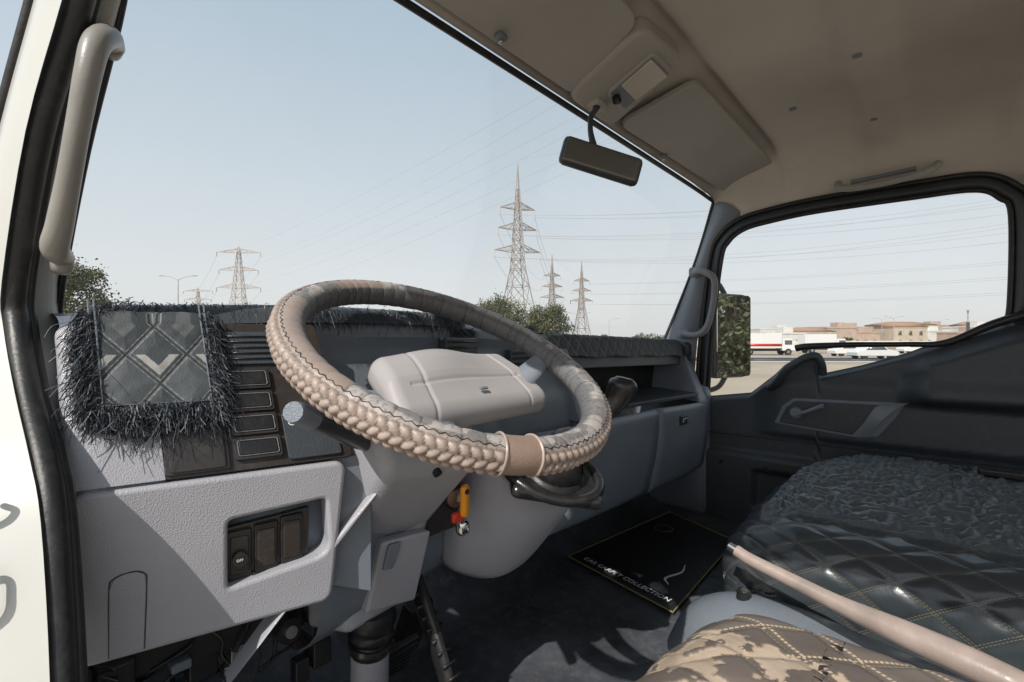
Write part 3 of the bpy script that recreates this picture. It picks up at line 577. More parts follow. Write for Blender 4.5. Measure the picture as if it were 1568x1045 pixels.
for i in range(6): box('rib',Vector((.50,.70,-.545))+py*(-.03+.012*i)-pn*(.009 if pn.y>0 else -.009),(.06,.005,.006),rubber,cp,.001,ax=(px,py,pn))
tube('arm',[(.50,.705,-.54),(.50,.75,-.48),(.50,.78,-.38)],.008,plasticK,cp)
ap=empty('accelerator_pedal')
box('pad',(.60,.79,-.57),(.06,.03,.13),rubber,ap,.006,ax=(px,Vector((0,.9,.4)).normalized(),Vector((0,-.4,.9)).normalized()))

# ================================================================== FRINGED COVER
cov=empty('dashboard_cover')
def quilt(s,h,p=.042):
    a=(s+h*.8)/p; b=(s-h*.8)/p; da=np.abs(a-np.round(a)); db=np.abs(b-np.round(b)); return np.minimum(da,db)
ns,nh=200,230; V=[];Cc=[]; PQ=.056
for i in range(ns+1):
    s=.028+(.137-.028)*i/ns
    for j in range(nh+1):
        h=.074+(.215-.074)*j/nh; q=quilt(s,h,PQ); d=.0018*min(1,(q/.3))**.6+.0008*float(vnoise(s,h,120,31))
        if h<.180: p=UP(s,h,.010+d)
        else:
            w=h-.180; p=UP(s,.180,.010)+ Vector((0,.85,.0))*w*2.2+Vector((0,0,.010+d+.006*math.sin(min(1,w/.03)*1.57)))
        V.append(p)
        A_=(s+h*.8)/PQ; B_=(s-h*.8)/PQ; fa=A_-math.floor(A_); fb=B_-math.floor(B_); par_=(math.floor(A_)+2*math.floor(B_))%3
        c=(.034,.042,.048)
        if par_==0: c=(.060,.070,.076)
        m_=max(abs(fa-.5),abs(fb-.5))
        if par_==1 and .20<m_<.36 and (fa<fb): c=(.30,.30,.285)      # pale zig-zag band
        if par_==2 and m_<.2: c=(.075,.084,.088)
        if .045<q<.058: c=(.24,.26,.26)                               # stitch line
        if q<.015: c=(.018,.02,.022)
        Cc.append(c)
F=[(i*(nh+1)+j,i*(nh+1)+j+1,(i+1)*(nh+1)+j+1,(i+1)*(nh+1)+j) for i in range(ns) for j in range(nh)]
addmesh('quilted_panel',V,F,clothm,cov,col=np.array(Cc))
for k_ in (0,.005):
    bd=[UP(.033-k_,.205,.016),UP(.033-k_,.18,.014),UP(.033-k_,.082-k_,.012),UP(.130+k_,.082-k_,.012),UP(.130+k_,.18,.014),UP(.130+k_,.205,.016)]
    tube('border_stitch',bd,.0010,plasticM,cov,k=1,seg=6,straight=True)
loft('top_cloth',[[(x,.80,z+.014),(x,yf+.05,z+.014),(x,yf+.005,z+.010),(x,yf-.010,z-.012)] for x,yf,z in ((.10,.715,.028),(.2,.69,.033),(.33,.665,.038),(.5,.68,.040),(.68,.725,.040))],plasticD,cov,5,4)
V=[];Cc=[];nx,nyv=260,60
for i in range(nx+1):
    x=.98+(1.84-.98)*i/nx
    for j in range(nyv+1):
        w=j/nyv*.13; q=quilt(x,w,.05); d=.004*min(1,q/.25)**.6
        zt=.012-.016*(x-.98)/.86
        if w<.05: p=(x,.80-w,zt+d+.006)
        else:
            a=min(1,(w-.05)/.03)*1.35; rem=max(0,w-.08)
            p=(x,.75-.014*math.sin(a)-rem*.25-d*.7,zt+.006-.014*(1-math.cos(a))-rem*.95+d*.4+.002*math.sin(x*30))
        V.append(p); Cc.append((.13,.145,.15) if q<.03 else (.042,.050,.054))
F=[(i*(nyv+1)+j,i*(nyv+1)+j+1,(i+1)*(nyv+1)+j+1,(i+1)*(nyv+1)+j) for i in range(nx) for j in range(nyv)]
addmesh('quilted_strip',V,F,clothm,cov,col=np.array(Cc))
fV=[];fF=[];fC=[]
def strand(p,d,L,w,c,droop=.5):
    p=np.array(p,float);d=np.array(d,float);d/=np.linalg.norm(d); n=6; side=np.cross(d,rng.normal(size=3)); side/=np.linalg.norm(side)
    st=len(fV); curl=rng.normal(size=3)*.28; wob=rng.normal(size=3)*.07*L; f0=rng.uniform(5,9)
    for k in range(n+1):
        t=k/n; q=p+d*L*t*(1-.35*t)+np.array([0,0,-droop*L*t*t])+curl*L*t*t+wob*math.sin(f0*t)
        ww=w*(1-.25*t); fV.append(q-side*ww); fV.append(q+side*ww); fC.append(c); fC.append(c)
    for k in range(n): a=st+2*k; fF.append((a,a+1,a+3,a+2))
def fcol():
    r=rng.random(); return (.022,.028,.038) if r<.62 else ((.058,.070,.088) if r<.91 else (.19,.20,.21))
def edge(a,b,out,n,L,off=.012,droop=.5,spread=.45):
    for _ in range(n):
        t=rng.random(); p=np.array(a)*(1-t)+np.array(b)*t+rng.normal(size=3)*.0028
        d=np.array(out)/np.linalg.norm(out)+rng.normal(size=3)*spread
        strand(p,d,L*rng.uniform(.4,1.1),.00055,fcol(),droop)
UV=lambda s,h,o=.012: list(UP(s,h,o))
for w in range(3):
    o=.004*w
    edge(UV(.030-o,.080),UV(.030-o,.19),list(-e*1.+nU*.12-uu*.8),360,.024,droop=.8,spread=.28)
    edge(UV(.133+o,.080),UV(.133+o,.19),list(e*1.+nU*.12-uu*.8),360,.022,droop=.8,spread=.28)
    edge(UV(.026,.080-o),UV(.138,.080-o),list(-uu*1.+nU*.12),480,.026,droop=.4,spread=.28)
    edge(UV(.02,.19),UV(.07,.205),list(-e+nU*.3-uu*.2),60,.012)
edge(UV(.03,.076),UV(.13,.076),list(-uu*1.+nU*.1),170,.044,droop=.4,spread=.18)
ft=[(.14,.712,.040),(.24,.69,.042),(.33,.668,.044),(.45,.678,.046),(.58,.70,.046),(.68,.727,.046)]
for a,b in zip(ft[:-1],ft[1:]):
    edge(a,b,(0,-1,0),420,.022,droop=1.2,spread=.5)
    edge((a[0],a[1]+.03,a[2]+.004),(b[0],b[1]+.03,b[2]+.004),(0,-.6,.8),90,.008,droop=.8,spread=.7)
edge((.63,.715,.02),(.72,.735,.02),(0,-1,.1),320,.03,droop=.8)
edge((.80,.76,.04),(.98,.77,.03),(0,-.6,.8),300,.02,droop=.6,spread=.8)
edge((1.84,.73,-.02),(1.86,.72,-.07),(.6,-1,.1),300,.035,droop=.8)
edge((.98,.75,.0),(.985,.73,-.05),(-1,-.5,.1),200,.03,droop=.8)
addmesh('fringe',fV,fF,attr_mat('fringe_thread',.6),cov,smooth=False,col=np.array(fC),fix=False)
box('passenger_tassel',(1.865,.728,-.035),(.045,.04,.06),plasticK,cov,.015)

# ================================================================== SEATS
ps=empty('passenger_seat')
def pinn(x,y,top): return S((x-1.075)/.02)*(1-S((x-1.77)/.03))*S((.285-y)/.02)*top
def pdisp(W,N):
    x,y,z=W[:,0],W[:,1],W[:,2]; top=S((N[:,2]-.45)/.3)
    wig=vnoise(x,y,26,5)*1.5+.7*np.sin(y*75+x*9)+vnoise(x,y,70,6)*.6
    ch=np.abs(np.sin(np.pi*(x/.030)+wig))**.75*.013*(.5+.9*vnoise(x,y,60,9))
    pu=vnoise(x,y,90,11)*.004+.004*np.abs(np.sin(y*150+4*vnoise(x,y,40,2)))
    inn=pinn(x,y,top); q=quilt(x+z*1.1,y,.075)
    dia=.0040*np.minimum(1,q/.25)**.6
    fold=.004*vnoise(x*1.0,y*.5+z,30,15)
    return inn*(ch+pu)+(1-inn)*(dia+fold)
def pcol(W,N,dd):
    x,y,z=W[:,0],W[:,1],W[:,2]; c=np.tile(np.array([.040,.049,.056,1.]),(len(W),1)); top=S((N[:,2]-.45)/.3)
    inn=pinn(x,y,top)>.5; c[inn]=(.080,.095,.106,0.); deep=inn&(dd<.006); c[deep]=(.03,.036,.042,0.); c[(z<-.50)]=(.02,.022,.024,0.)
    return c
def seatwarp(sz,crown,fr=.06):
    def f(P):
        P=P.copy(); x=P[:,0]/(sz[0]/2); y=P[:,1]/(sz[1]/2)
        P[:,2]+=crown*(1-np.abs(x)**2.5)*(P[:,2]>-.02)
        P[:,2]-=.03*S((y-.78)/.22)*(P[:,2]>0)
        P[:,1]-=fr*(np.clip(x,0,1))*(P[:,1]>.3)
        return P
    return f
sz=(.84,1.3,.20)
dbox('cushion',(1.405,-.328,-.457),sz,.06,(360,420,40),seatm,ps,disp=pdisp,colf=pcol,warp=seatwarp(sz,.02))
dbox('seat_base',(1.41,-.36,-.60),(.74,1.15,.14),.02,(6,6,6),plasticD,ps)
box('belt_buckle',(1.63,-.12,-.315),(.03,.08,.02),plasticK,ps,.006)
ds=empty('driver_seat')
def tornf(x,y):
    t=vnoise(x,y,20,21)*.55+vnoise(x,y,60,22)*.28+vnoise(x,y,150,23)*.17
    return t+.20*S((y-.13)/.07)-.30*S((x-.56)/.05)-.14*S((.12-y)/.05)-.03
def ddisp(W,N):
    x,y,z=W[:,0],W[:,1],W[:,2]; q=quilt(x*1.05,y*1.0+z*.6,.075)
    return .0045*np.minimum(1,q/.22)**.6-.0016*(tornf(x,y)>.58)+.004*vnoise(x,y,28,44)
def dcol(W,N,dd):
    x,y,z=W[:,0],W[:,1],W[:,2]; c=np.tile(np.array([.125,.102,.088,1.]),(len(W),1))
    A_=(x*1.05+(y+z*.6)*.8)/.15; B_=(x*1.05-(y+z*.6)*.8)/.15
    blk=(np.floor(A_)+np.floor(B_))%2==0; c[blk]=(.155,.128,.110,1.)
    c[tornf(x,y)>.58]=(.44,.35,.27,0.)
    return c
sz2=(.60,.95,.20)
dbox('cushion',(.385,-.212,-.440),sz2,.062,(330,420,40),seatd,ds,disp=ddisp,colf=dcol,warp=seatwarp(sz2,.016,.02))
dbox('seat_base',(.38,-.25,-.59),(.5,.85,.12),.02,(6,6,6),plasticD,ds)
hb=empty('handbrake')
tube('lever',[(.902,.262,-.368),(.897,.235,-.376),(.888,.16,-.390),(.880,.104,-.400),(.868,.03,-.408),(.852,-.044,-.414),(.83,-.15,-.43)],[.0100,.0105,.0115,.0135,.0185,.020,.018],levm,hb,k=8,seg=20)
tube('button',[(.904,.275,-.364),(.902,.262,-.368)],[.007,.008],metal,hb)
tube('console',[(.95,.37,-.62),(.955,.31,-.55),(.95,.20,-.525),(.94,0,-.54),(.92,-.5,-.55)],[.05,.07,.07,.07,.07],plasticM,hb,flat=.85,seg=24)
dbox('console_body',(.93,-.05,-.60),(.16,.80,.12),.03,(8,16,8),plasticD,hb)
cyl('console_knob',(.952,.265,-.475),(.95,.262,-.458),.012,plasticK,hb); cyl('knob_cap',(.95,.262,-.458),(.9495,.2615,-.456),.006,metal,hb)

# ================================================================== OUTSIDE
def gm(name,c1,c2,sc,rough=.9,bump=.3,bs=3,bd=.05):
    m,nt,N,L,P=nodes_of(name); P.inputs['Roughness'].default_value=rough
    tc=N.new('ShaderNodeTexCoord'); a=N.new('ShaderNodeTexNoise'); a.inputs['Scale'].default_value=sc; a.inputs['Detail'].default_value=8
    L.new(tc.outputs['Object'],a.inputs['Vector']); r=N.new('ShaderNodeValToRGB'); r.color_ramp.elements[0].position=.35; r.color_ramp.elements[1].position=.65
    r.color_ramp.elements[0].color=c1+(1,); r.color_ramp.elements[1].color=c2+(1,); L.new(a.outputs['Fac'],r.inputs[0]); L.new(r.outputs[0],P.inputs['Base Color'])
    b=N.new('ShaderNodeTexNoise'); b.inputs['Scale'].default_value=bs; b.inputs['Detail'].default_value=6; L.new(tc.outputs['Object'],b.inputs['Vector'])
    bp=N.new('ShaderNodeBump'); bp.inputs['Strength'].default_value=bump; bp.inputs['Distance'].default_value=bd; L.new(b.outputs['Fac'],bp.inputs['Height']); L.new(bp.outputs['Normal'],P.inputs['Normal'])
    return m
sand=gm('sandy_ground',(.30,.24,.18),(.42,.35,.27),.15); asph=gm('asphalt',(.045,.045,.047),(.065,.063,.06),.6)
kerbm=M('kerb_concrete',(.4,.39,.37),.85); paint=M('road_paint',(.75,.75,.73),.7)
addmesh('ground',[(-3000,-3000,G),(3000,-3000,G),(3000,3000,G),(-3000,3000,G)],[(0,1,2,3)],sand,None,smooth=False)
d2=Vector((.7547,.656,0)); r2=Vector((.656,-.7547,0))
def at(D,R,z=0): return d2*D+r2*R+Vector((0,0,G+z))
def strip(name,D0,D1,R0,R1,z,h,mat,par):
    return hexa(name,[at(D0,R0,z-h),at(D0,R1,z-h),at(D1,R1,z-h),at(D1,R0,z-h)],[at(D0,R0,z),at(D0,R1,z),at(D1,R1,z),at(D1,R0,z)],mat,par,0)
road=empty('road')
strip('carriageway',44,56,-150,260,.004,.003,asph,road)
strip('kerb_near',43.6,44,-150,260,.13,.13,kerbm,road); strip('kerb_far',56,56.4,-150,260,.13,.13,kerbm,road)
for i in range(60): strip('lane_mark',49.9,50.1,-60+i*5,-58+i*5,.008,.003,paint,road)
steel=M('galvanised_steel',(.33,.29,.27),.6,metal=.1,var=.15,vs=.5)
steel2=M('galvanised_steel_hazed',(.47,.43,.41),.7,var=.1,vs=.5)  # paler copy of the tower steel, distance haze mixed into the colour
def struts(name,segs,mat,par):
    V=[];F=[]
    for a,b,w in segs:
        a=Vector(a);b=Vector(b);t=(b-a).normalized(); u=t.cross(Vector((.3,.2,.93))).normalized(); v=t.cross(u); s=len(V)
        for p in (a,b):
            for i,j in ((-1,-1),(1,-1),(1,1),(-1,1)): V.append(p+u*i*w/2+v*j*w/2)
        F+= [(s,s+1,s+2,s+3),(s+4,s+7,s+6,s+5)]+[(s+k,s+4+k,s+4+(k+1)%4,s+(k+1)%4) for k in range(4)]
    return addmesh(name,V,F,mat,par,smooth=False,fix=False)
def pylon(nm,x,y,H,arms,base,waist,wz,yaw,w,mat,peak):
    e_=empty(nm,(x,y,G)); O=Vector((x,y,G)); cy,sy=math.cos(yaw),math.sin(yaw)
    def Q(a,b,z): return O+Vector((a*cy-b*sy,a*sy+b*cy,z))
    segs=[]
    def hw(z): return base/2+(waist/2-base/2)*(z/wz) if z<wz else (waist/2)*(1-.75*(z-wz)/(H-wz))
    zs=[0]
    while zs[-1]<wz-1: zs.append(min(wz,zs[-1]+max(2.2,hw(zs[-1])*1.9)))
    while zs[-1]<H-.5: zs.append(min(H,zs[-1]+max(1.6,waist*.9)))
    C=((-1,-1),(1,-1),(1,1),(-1,1))
    for a,b in zip(zs[:-1],zs[1:]):
        ha,hb_=hw(a),hw(b)
        for k in range(4):
            i,j=C[k];m,n=C[(k+1)%4]
            segs.append((Q(i*ha,j*ha,a),Q(i*hb_,j*hb_,b),w*1.4))
            segs.append((Q(i*ha,j*ha,a),Q(m*hb_,n*hb_,b),w*.8)); segs.append((Q(m*ha,n*ha,a),Q(i*hb_,j*hb_,b),w*.8))
            segs.append((Q(i*hb_,j*hb_,b),Q(m*hb_,n*hb_,b),w*.8))
    h=hw(H); 
    for i,j in C: segs.append((Q(i*h,j*h,H),Q(0,0,H+peak),w))
    ins=[];tips=[]
    for az,al in arms:
        for s in (-1,1):
            hh=hw(az); tip=Q(s*al,0,az+.2)
            for j in (-1,1):
                segs.append((Q(s*hh,j*hh,az),tip,w)); segs.append((Q(s*hh,j*hh,az+1.8),tip,w))
                for t in (.33,.66):
                    p=Q(s*hh,j*hh,az).lerp(tip,t); q=Q(s*hh,j*hh,az+1.8).lerp(tip,t); segs.append((p,q,w*.7)); 
                    q2=Q(s*hh,j*hh,az+1.8).lerp(tip,t-.33); segs.append((p,q2,w*.7))
            tp=tip-Vector((0,0,2.0)); ins.append((tip,tp,w*1.8)); tips.append(tp)
    struts('lattice',segs,mat,e_); struts('insulators',ins,steel2,e_)
    return tips
vx=math.atan2(-.7547,.656)
T1=pylon('transmission_tower',99.9,84.8,43,((26,6.6),(32,5.6),(37.5,5.0)),10.5,3.0,22,vx+.35,.15,steel,7)
T2=pylon('transmission_tower.001',248,160,44,((26,7),(32,6),(38,5)),10,3.2,22,vx+.2,.25,steel,6)
T3=pylon('transmission_tower.002',218,160,44,((26,7),(32,6),(38,5)),10,3.2,22,vx+.2,.25,steel,6)
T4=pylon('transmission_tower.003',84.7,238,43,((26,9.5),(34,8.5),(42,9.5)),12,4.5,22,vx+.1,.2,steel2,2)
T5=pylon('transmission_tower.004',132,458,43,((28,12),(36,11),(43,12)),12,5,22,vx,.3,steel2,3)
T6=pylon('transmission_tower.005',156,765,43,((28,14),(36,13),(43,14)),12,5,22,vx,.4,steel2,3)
wires=empty('power_lines'); wm=M('conductor',(.34,.33,.33),.5)
def cat(a,b,sag,r):
    a=Vector(a);b=Vector(b); P=[]
    for k in range(25):
        t=k/24; p=a.lerp(b,t); p.z-=sag*4*t*(1-t); P.append(p)
    tube('conductor_wire',P,r,wm,wires,k=1,seg=5,straight=True)
for i,tp in enumerate(T1):
    tt=Vector(tp); cat(tt,(150+i*1.5,-42,tt.z+6-(i//2)*.5),5,.026); cat(tt,T3[i],5,.04)
    cat(tt,(tt.x+60,tt.y-120,tt.z+3),4,.028)
for i in range(len(T2)): cat(T2[i],Vector(T2[i])+Vector((40,-330,4)),6,.05)
for i in range(len(T4)):
    tt=Vector(T4[i]); cat(tt,(62-i*1.2,-32,40+(i//2)*4),6,.016); cat(tt,T5[i],8,.04); cat(T5[i],T6[i],8,.06)
cat((99.9,84.8,49),(95,-60,47),5,.022)
lampm=M('lamp_post_metal',(.38,.38,.38),.5)
def lamp(nm,x,y,h,double=True,yaw=vx):
    e_=empty(nm,(x,y,G)); O=Vector((x,y,G)); a=Vector((math.cos(yaw),math.sin(yaw),0))
    tube('post',[O,O+Vector((0,0,h*.6)),O+Vector((0,0,h))],[.12,.09,.06],lampm,e_,seg=8)
    for s in ((-1,1) if double else (1,)):
        tube('arm',[O+Vector((0,0,h-.2)),O+a*s*1.0+Vector((0,0,h+.3)),O+a*s*2.2+Vector((0,0,h+.5))],[.05,.045,.04],lampm,e_,seg=8)
        tube('lantern',[O+a*s*2.1+Vector((0,0,h+.5)),O+a*s*2.5+Vector((0,0,h+.52)),O+a*s*3.0+Vector((0,0,h+.55))],[.06,.16,.08],lampm,e_,seg=10,flat=.5)
lamp('street_lamp',22.7,88,11.5); lamp('street_lamp.001',*(at(150,118)[:2]),9); lamp('street_lamp.002',*(at(160,122)[:2]),9)
lamp('street_lamp.003',*(at(130,18)[:2]),9); lamp('street_lamp.004',*(at(170,150)[:2]),9,False); lamp('street_lamp.005',*(at(140,28)[:2]),8,False)
sg=empty('roadside_sign',at(58,54.5)[:]); a_=at(58,54.5); cyl('post',a_,a_+Vector((0,0,5.6)),.07,lampm,sg,seg=8)
box('sign_box',a_+Vector((0,0,3.4)),(1.0,.3,1.6),M('sign_dark',(.05,.055,.07),.5),sg,.03); box('top_light',a_+Vector((0,0,5.6)),(.7,.25,.15),lampm,sg,.03)
leafm=[]
for i,c in enumerate(((.05,.065,.024),(.085,.100,.038),(.12,.125,.06))):
    m,nt,N,L,P=nodes_of('leaf_%d'%i); P.inputs['Base Color'].default_value=c+(1,); P.inputs['Roughness'].default_value=.6
    oi=N.new('ShaderNodeTexCoord'); nn=N.new('ShaderNodeTexNoise'); nn.inputs['Scale'].default_value=1.2; L.new(oi.outputs['Object'],nn.inputs['Vector'])
    rp=N.new('ShaderNodeValToRGB'); rp.color_ramp.elements[0].color=(c[0]*.6,c[1]*.6,c[2]*.6,1); rp.color_ramp.elements[1].color=(c[0]*1.5,c[1]*1.4,c[2]*1.3,1); L.new(nn.outputs['Fac'],rp.inputs[0]); L.new(rp.outputs[0],P.inputs['Base Color'])
    leafm.append(m)
bark=M('bark',(.12,.09,.065),.9)
def tree(nm,x,y,h,rw,leaf=.2,ncl=60,npl=55,par=None,seed=1,cz=.60,ez=.37):
    r=np.random.default_rng(seed); e_=par or empty(nm,(x,y,G)); O=Vector((x,y,G))
    tube('trunk',[O,O+Vector((.1,0,h*.25)),O+Vector((-.05,.1,h*.5)),O+Vector((0,0,h*.75))],[h*.03,h*.024,h*.017,h*.008],bark,e_,seg=8)
    cl=[]
    for i in range(ncl):
        v=r.normal(size=3); v/=np.linalg.norm(v); q=v*r.uniform(.45,1)**.6; p=O+Vector((q[0]*rw,q[1]*rw,h*cz+q[2]*h*ez)); cl.append(p)
        if i%4==0: tube('limb',[O+Vector((0,0,h*r.uniform(.3,.55))),(O+Vector((0,0,h*.55))).lerp(p,.6),p],[h*.010,h*.006,h*.002],bark,e_,k=3,seg=5)
    for g in range(3):
        V=[];F=[]
        for i,p in enumerate(cl):
            if i%3!=g: continue
            cs=rw*r.uniform(.16,.34)
            for _ in range(npl):
                c=np.array(p)+r.normal(size=3)*cs*np.array((.55,.55,.42)); a=r.normal(size=3);a/=np.linalg.norm(a);b=np.cross(a,r.normal(size=3));b/=np.linalg.norm(b); l=leaf*r.uniform(.5,1.2); s=len(V)
                V+= [c-a*l*.5,c+b*l*.28,c+a*l*.5,c-b*l*.28]; F.append((s,s+1,s+2,s+3))
        addmesh('foliage_%d'%g,V,F,leafm[g],e_,smooth=False,fix=False)
    return e_
tree('tree',3.3,33,6.3,2.3,.18,130,120,seed=3)
p=at(62,-1.5); tree('tree.001',p.x,p.y,7.8,3.2,.28,120,100,seed=5); p=at(60,4.4); tree('tree.002',p.x,p.y,6.6,2.8,.28,110,90,seed=6)
p=at(64,-5.8); tree('tree.003',p.x,p.y,5.8,2.0,.28,80,70,seed=7)
tree('tree.004',6.6,-7.6,4.6,2.2,.13,170,170,seed=8,cz=.52,ez=.42); tree('tree.005',10.4,-10.6,5.2,2.8,.16,150,120,seed=9,cz=.5,ez=.45); tree('tree.006',4.4,-11.5,5.5,2.6,.16,130,110,seed=10,cz=.5,ez=.45)
dt=empty('distant_tree_row')
for i in range(16):
    p=at(random.uniform(120,190),random.choice((random.uniform(60,170),random.uniform(30,60),random.uniform(150,175)))); tree('x',p.x,p.y,random.uniform(3.0,5.2),random.uniform(1.6,3),.5,26,30,par=dt,seed=20+i)
wcol=[M('render_white',(.58,.56,.53),.9,vs=.6),M('render_sand',(.47,.40,.32),.9,vs=.6),M('render_terracotta',(.42,.32,.26),.9,vs=.6),M('render_cream',(.54,.49,.42),.9,vs=.6)]
winm=M('window_dark_glass',(.09,.10,.11),.15); roofm=M('roof_tile',(.33,.20,.14),.85,vs=2)
def villa(i,D,R,w,dp,h,m):
    o=at(D,R); e_=empty('rendered_house'+('' if i==0 else '.%03d'%i),o[:]); c=o+Vector((0,0,h/2)); ax=(r2,d2,Vector((0,0,1)))
    box('walls',c,(w,dp,h),m,e_,.02,ax); box('parapet',o+Vector((0,0,h+.25)),(w+.3,dp+.3,.5),m,e_,.02,ax)
    if i%3==1:
        b=[o+r2*a*(w/2+.4)+d2*q*(dp/2+.4)+Vector((0,0,h+.503)) for a,q in ((-1,-1),(1,-1),(1,1),(-1,1))]; t=[o+r2*a*w*.25+Vector((0,0,h+2.0))+d2*q*.1 for a,q in ((-1,-1),(1,-1),(1,1),(-1,1))]
        hexa('tiled_roof',b,t,roofm,e_,0)
    else: box('stair_tower',o+r2*w*.2+Vector((0,0,h+1.3)),(w*.25,dp*.4,1.8),m,e_,.02,ax)
    n=max(2,int(w/3.2)); fl=max(1,int(h/3.2))
    for f_ in range(fl):
        for k in range(n):
            p=o-d2*(dp/2+.01)+r2*((k+.5)/n-.5)*w*.92+Vector((0,0,1.7+f_*3.1)); box('window',p,(1.1,.12,1.3),winm,e_,0,ax); box('sill',p-Vector((0,0,.75))-d2*.05,(1.4,.2,.1),m,e_,0,ax)
    box('door',o-d2*(dp/2+.02)+Vector((0,0,1.05))+r2*.6,(1.1,.14,2.1),bark,e_,0,ax)
i=0
for D,R,w,dp,h in ((150,82,12,9,4.0),(165,100,14,9,4.6),(170,112,10,10,6.2),(180,126,14,10,4.8),(175,140,12,9,6.6),(185,155,18,9,5.4),(178,168,11,10,6.8),(190,186,20,10,5.2),(170,93,8,8,3.6),(210,140,24,10,7.5),(215,172,24,10,8.5),(220,118,16,10,7),(200,205,20,10,6.4),(185,175,9,8,7.4),(160,148,9,8,4.4),(230,195,20,10,9)):
    villa(i,D,R,w,dp,h,wcol[(i*7+i//3)%4]); i+=1
wl=empty('perimeter_wall'); strip('wall',118,118.4,20,260,2.0,2.0,wcol[3],wl)
vw=M('vehicle_white_paint',(.7,.7,.69),.3,coat=.5,var=.03); vr=M('vehicle_red_paint',(.5,.03,.02),.35); tyre=M('tyre',(.02,.02,.02),.8)
def ptruck(nm,D,R,L=7.,stripe=True):
    o=at(D,R); e_=empty(nm,o[:]); ax=(r2,d2,Vector((0,0,1)))
    hexa('cargo_box',[o+r2*a+d2*b+Vector((0,0,.95)) for a,b in ((-L/2,-1.1),(L/2-2,-1.1),(L/2-2,1.1),(-L/2,1.1))],[o+r2*a+d2*b+Vector((0,0,3.0)) for a,b in ((-L/2,-1.1),(L/2-2,-1.1),(L/2-2,1.1),(-L/2,1.1))],vw,e_,.06)
    if stripe: box('stripe',o+r2*(-1)+Vector((0,0,1.4))-d2*1.105,(L-2.1,.03,.35),vr,e_,0,ax)
    hexa('cab',[o+r2*a+d2*b+Vector((0,0,.6)) for a,b in ((L/2-1.9,-1.),(L/2,-1.),(L/2,1.),(L/2-1.9,1.))],[o+r2*a+d2*b+Vector((0,0,2.3)) for a,b in ((L/2-1.8,-.92),(L/2-.5,-.92),(L/2-.5,.92),(L/2-1.8,.92))],vw,e_,.1)
    box('cab_window',o+r2*(L/2-1.05)+Vector((0,0,1.75))-d2*.97,(1.0,.06,.6),winm,e_,.02,ax)
    box('chassis',o+Vector((0,0,.7)),(L-.4,.9,.3),tyre,e_,.03,ax)
    for a in (-L/2+1.1,L/2-1.1):
        for b in (-1,1): cyl('wheel',o+r2*a+d2*b*.75+Vector((0,0,.45)),o+r2*a+d2*b*1.05+Vector((0,0,.45)),.45,tyre,e_,seg=20); cyl('wheel_hub',o+r2*a+d2*b*1.0+Vector((0,0,.45)),o+r2*a+d2*b*1.08+Vector((0,0,.45)),.2,metal,e_,seg=14)
ptruck('parked_truck',68,35.5,7.5); ptruck('parked_truck.001',78,50,7,False); ptruck('parked_truck.002',90,40,8,False)
def pcar(nm,D,R,m):
    o=at(D,R); e_=empty(nm,o[:]); Z=Vector((0,0,1))
    prof=[(-2.2,.35),(-2.25,.75),(-2.1,.95),(-1.5,1.0),(-.9,1.45),(.6,1.48),(1.2,1.02),(2.0,.9),(2.25,.7),(2.25,.35)]
    A=[o+r2*a-d2*.85+Z*z for a,z in prof]; slab('body',A,d2*1.7,m,e_,.06)
    slab('side_glass',[o+r2*a-d2*.86+Z*z for a,z in ((-1.3,1.0),(-.82,1.38),(.52,1.40),(.98,1.02))],d2*.02,winm,e_,0)
    for a in (-1.4,1.4):
        for b in (-.7,.7): cyl('wheel',o+r2*a+d2*(b-.12)+Z*.32,o+r2*a+d2*(b+.12)+Z*.32,.32,tyre,e_,seg=18)
pcar('parked_car',62,43,vw); pcar('parked_car.001',52.5,39,vw); pcar('parked_car.002',75,70,M('car_grey',(.2,.2,.22),.3,coat=.5)); pcar('parked_car.003',76,63,vw); pcar('parked_car.004',77,77,vw)

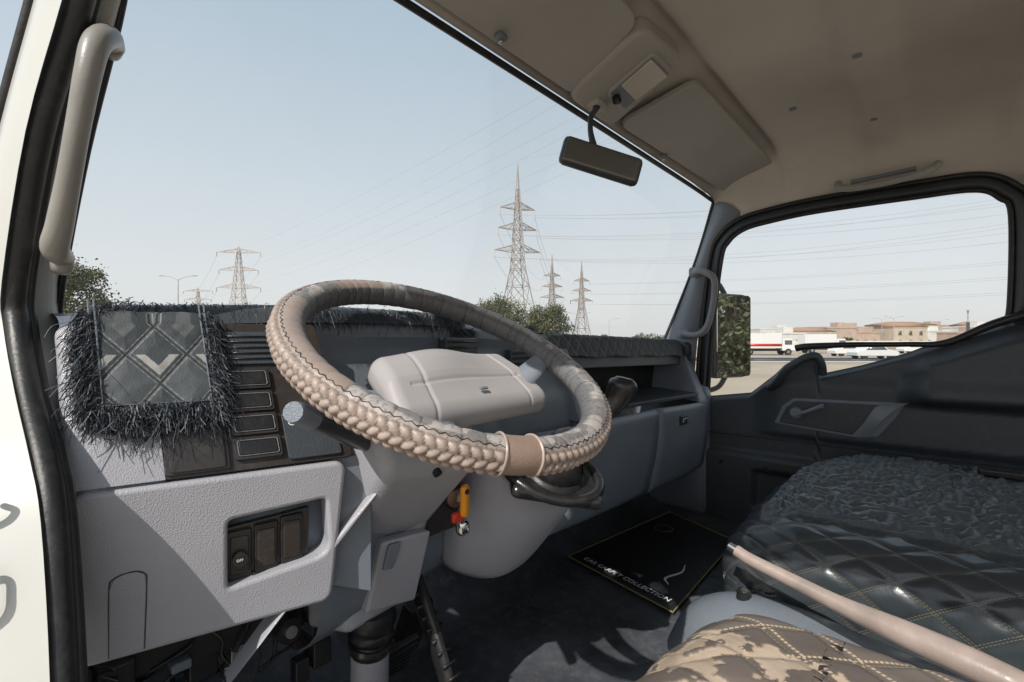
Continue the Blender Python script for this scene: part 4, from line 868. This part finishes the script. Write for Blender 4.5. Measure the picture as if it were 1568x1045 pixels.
# ================================================================== LIGHT
el=math.radians(43); hxv=(-.985,-.17)
to=Vector((math.cos(el)*hxv[0],math.cos(el)*hxv[1],math.sin(el)))
sd=bpy.data.lights.new('sun','SUN'); sd.energy=4.4; sd.angle=math.radians(.5); sd.color=(1,.95,.87)
so_=bpy.data.objects.new('sun',sd); scene.collection.objects.link(so_); so_.rotation_euler=to.to_track_quat('Z','Y').to_euler()
w=bpy.data.worlds.new('World'); scene.world=w; w.use_nodes=True; nt=w.node_tree
bg=nt.nodes['Background']; sk=nt.nodes.new('ShaderNodeTexSky'); sk.sky_type='NISHITA'; sk.sun_disc=False
sk.sun_elevation=el; sk.sun_rotation=math.atan2(hxv[0],hxv[1]); sk.air_density=1.0; sk.dust_density=3.5; sk.ozone_density=1.2
tcw=nt.nodes.new('ShaderNodeTexCoord'); sep=nt.nodes.new('ShaderNodeSeparateXYZ'); nt.links.new(tcw.outputs['Generated'],sep.inputs[0])
rp=nt.nodes.new('ShaderNodeValToRGB'); nt.links.new(sep.outputs['Z'],rp.inputs[0])
els=rp.color_ramp.elements; els[0].position=0; els[0].color=(.95,.96,.965,1); els[1].position=1; els[1].color=(.40,.52,.64,1)
for ps_,c in ((.12,(.92,.945,.96,1)),(.3,(.77,.85,.905,1)),(.55,(.57,.70,.81,1))):
    q=els.new(ps_); q.color=c
ml=nt.nodes.new('ShaderNodeVectorMath'); ml.operation='SCALE'; ml.inputs['Scale'].default_value=6.0; nt.links.new(rp.outputs[0],ml.inputs[0])
mxw=nt.nodes.new('ShaderNodeMix'); mxw.data_type='RGBA'; mxw.inputs[0].default_value=.85
nt.links.new(sk.outputs[0],mxw.inputs[6]); nt.links.new(ml.outputs[0],mxw.inputs[7]); nt.links.new(mxw.outputs[2],bg.inputs[0]); bg.inputs[1].default_value=.15
# ================================================================== CAMERA
cd=bpy.data.cameras.new('camera'); cd.sensor_width=36; cd.lens=743/1568*36; cd.clip_start=.02; cd.clip_end=6000
co=bpy.data.objects.new('camera',cd); scene.collection.objects.link(co); co.location=(0,0,0)
co.rotation_euler=(math.radians(90),0,math.radians(-49)); scene.camera=co
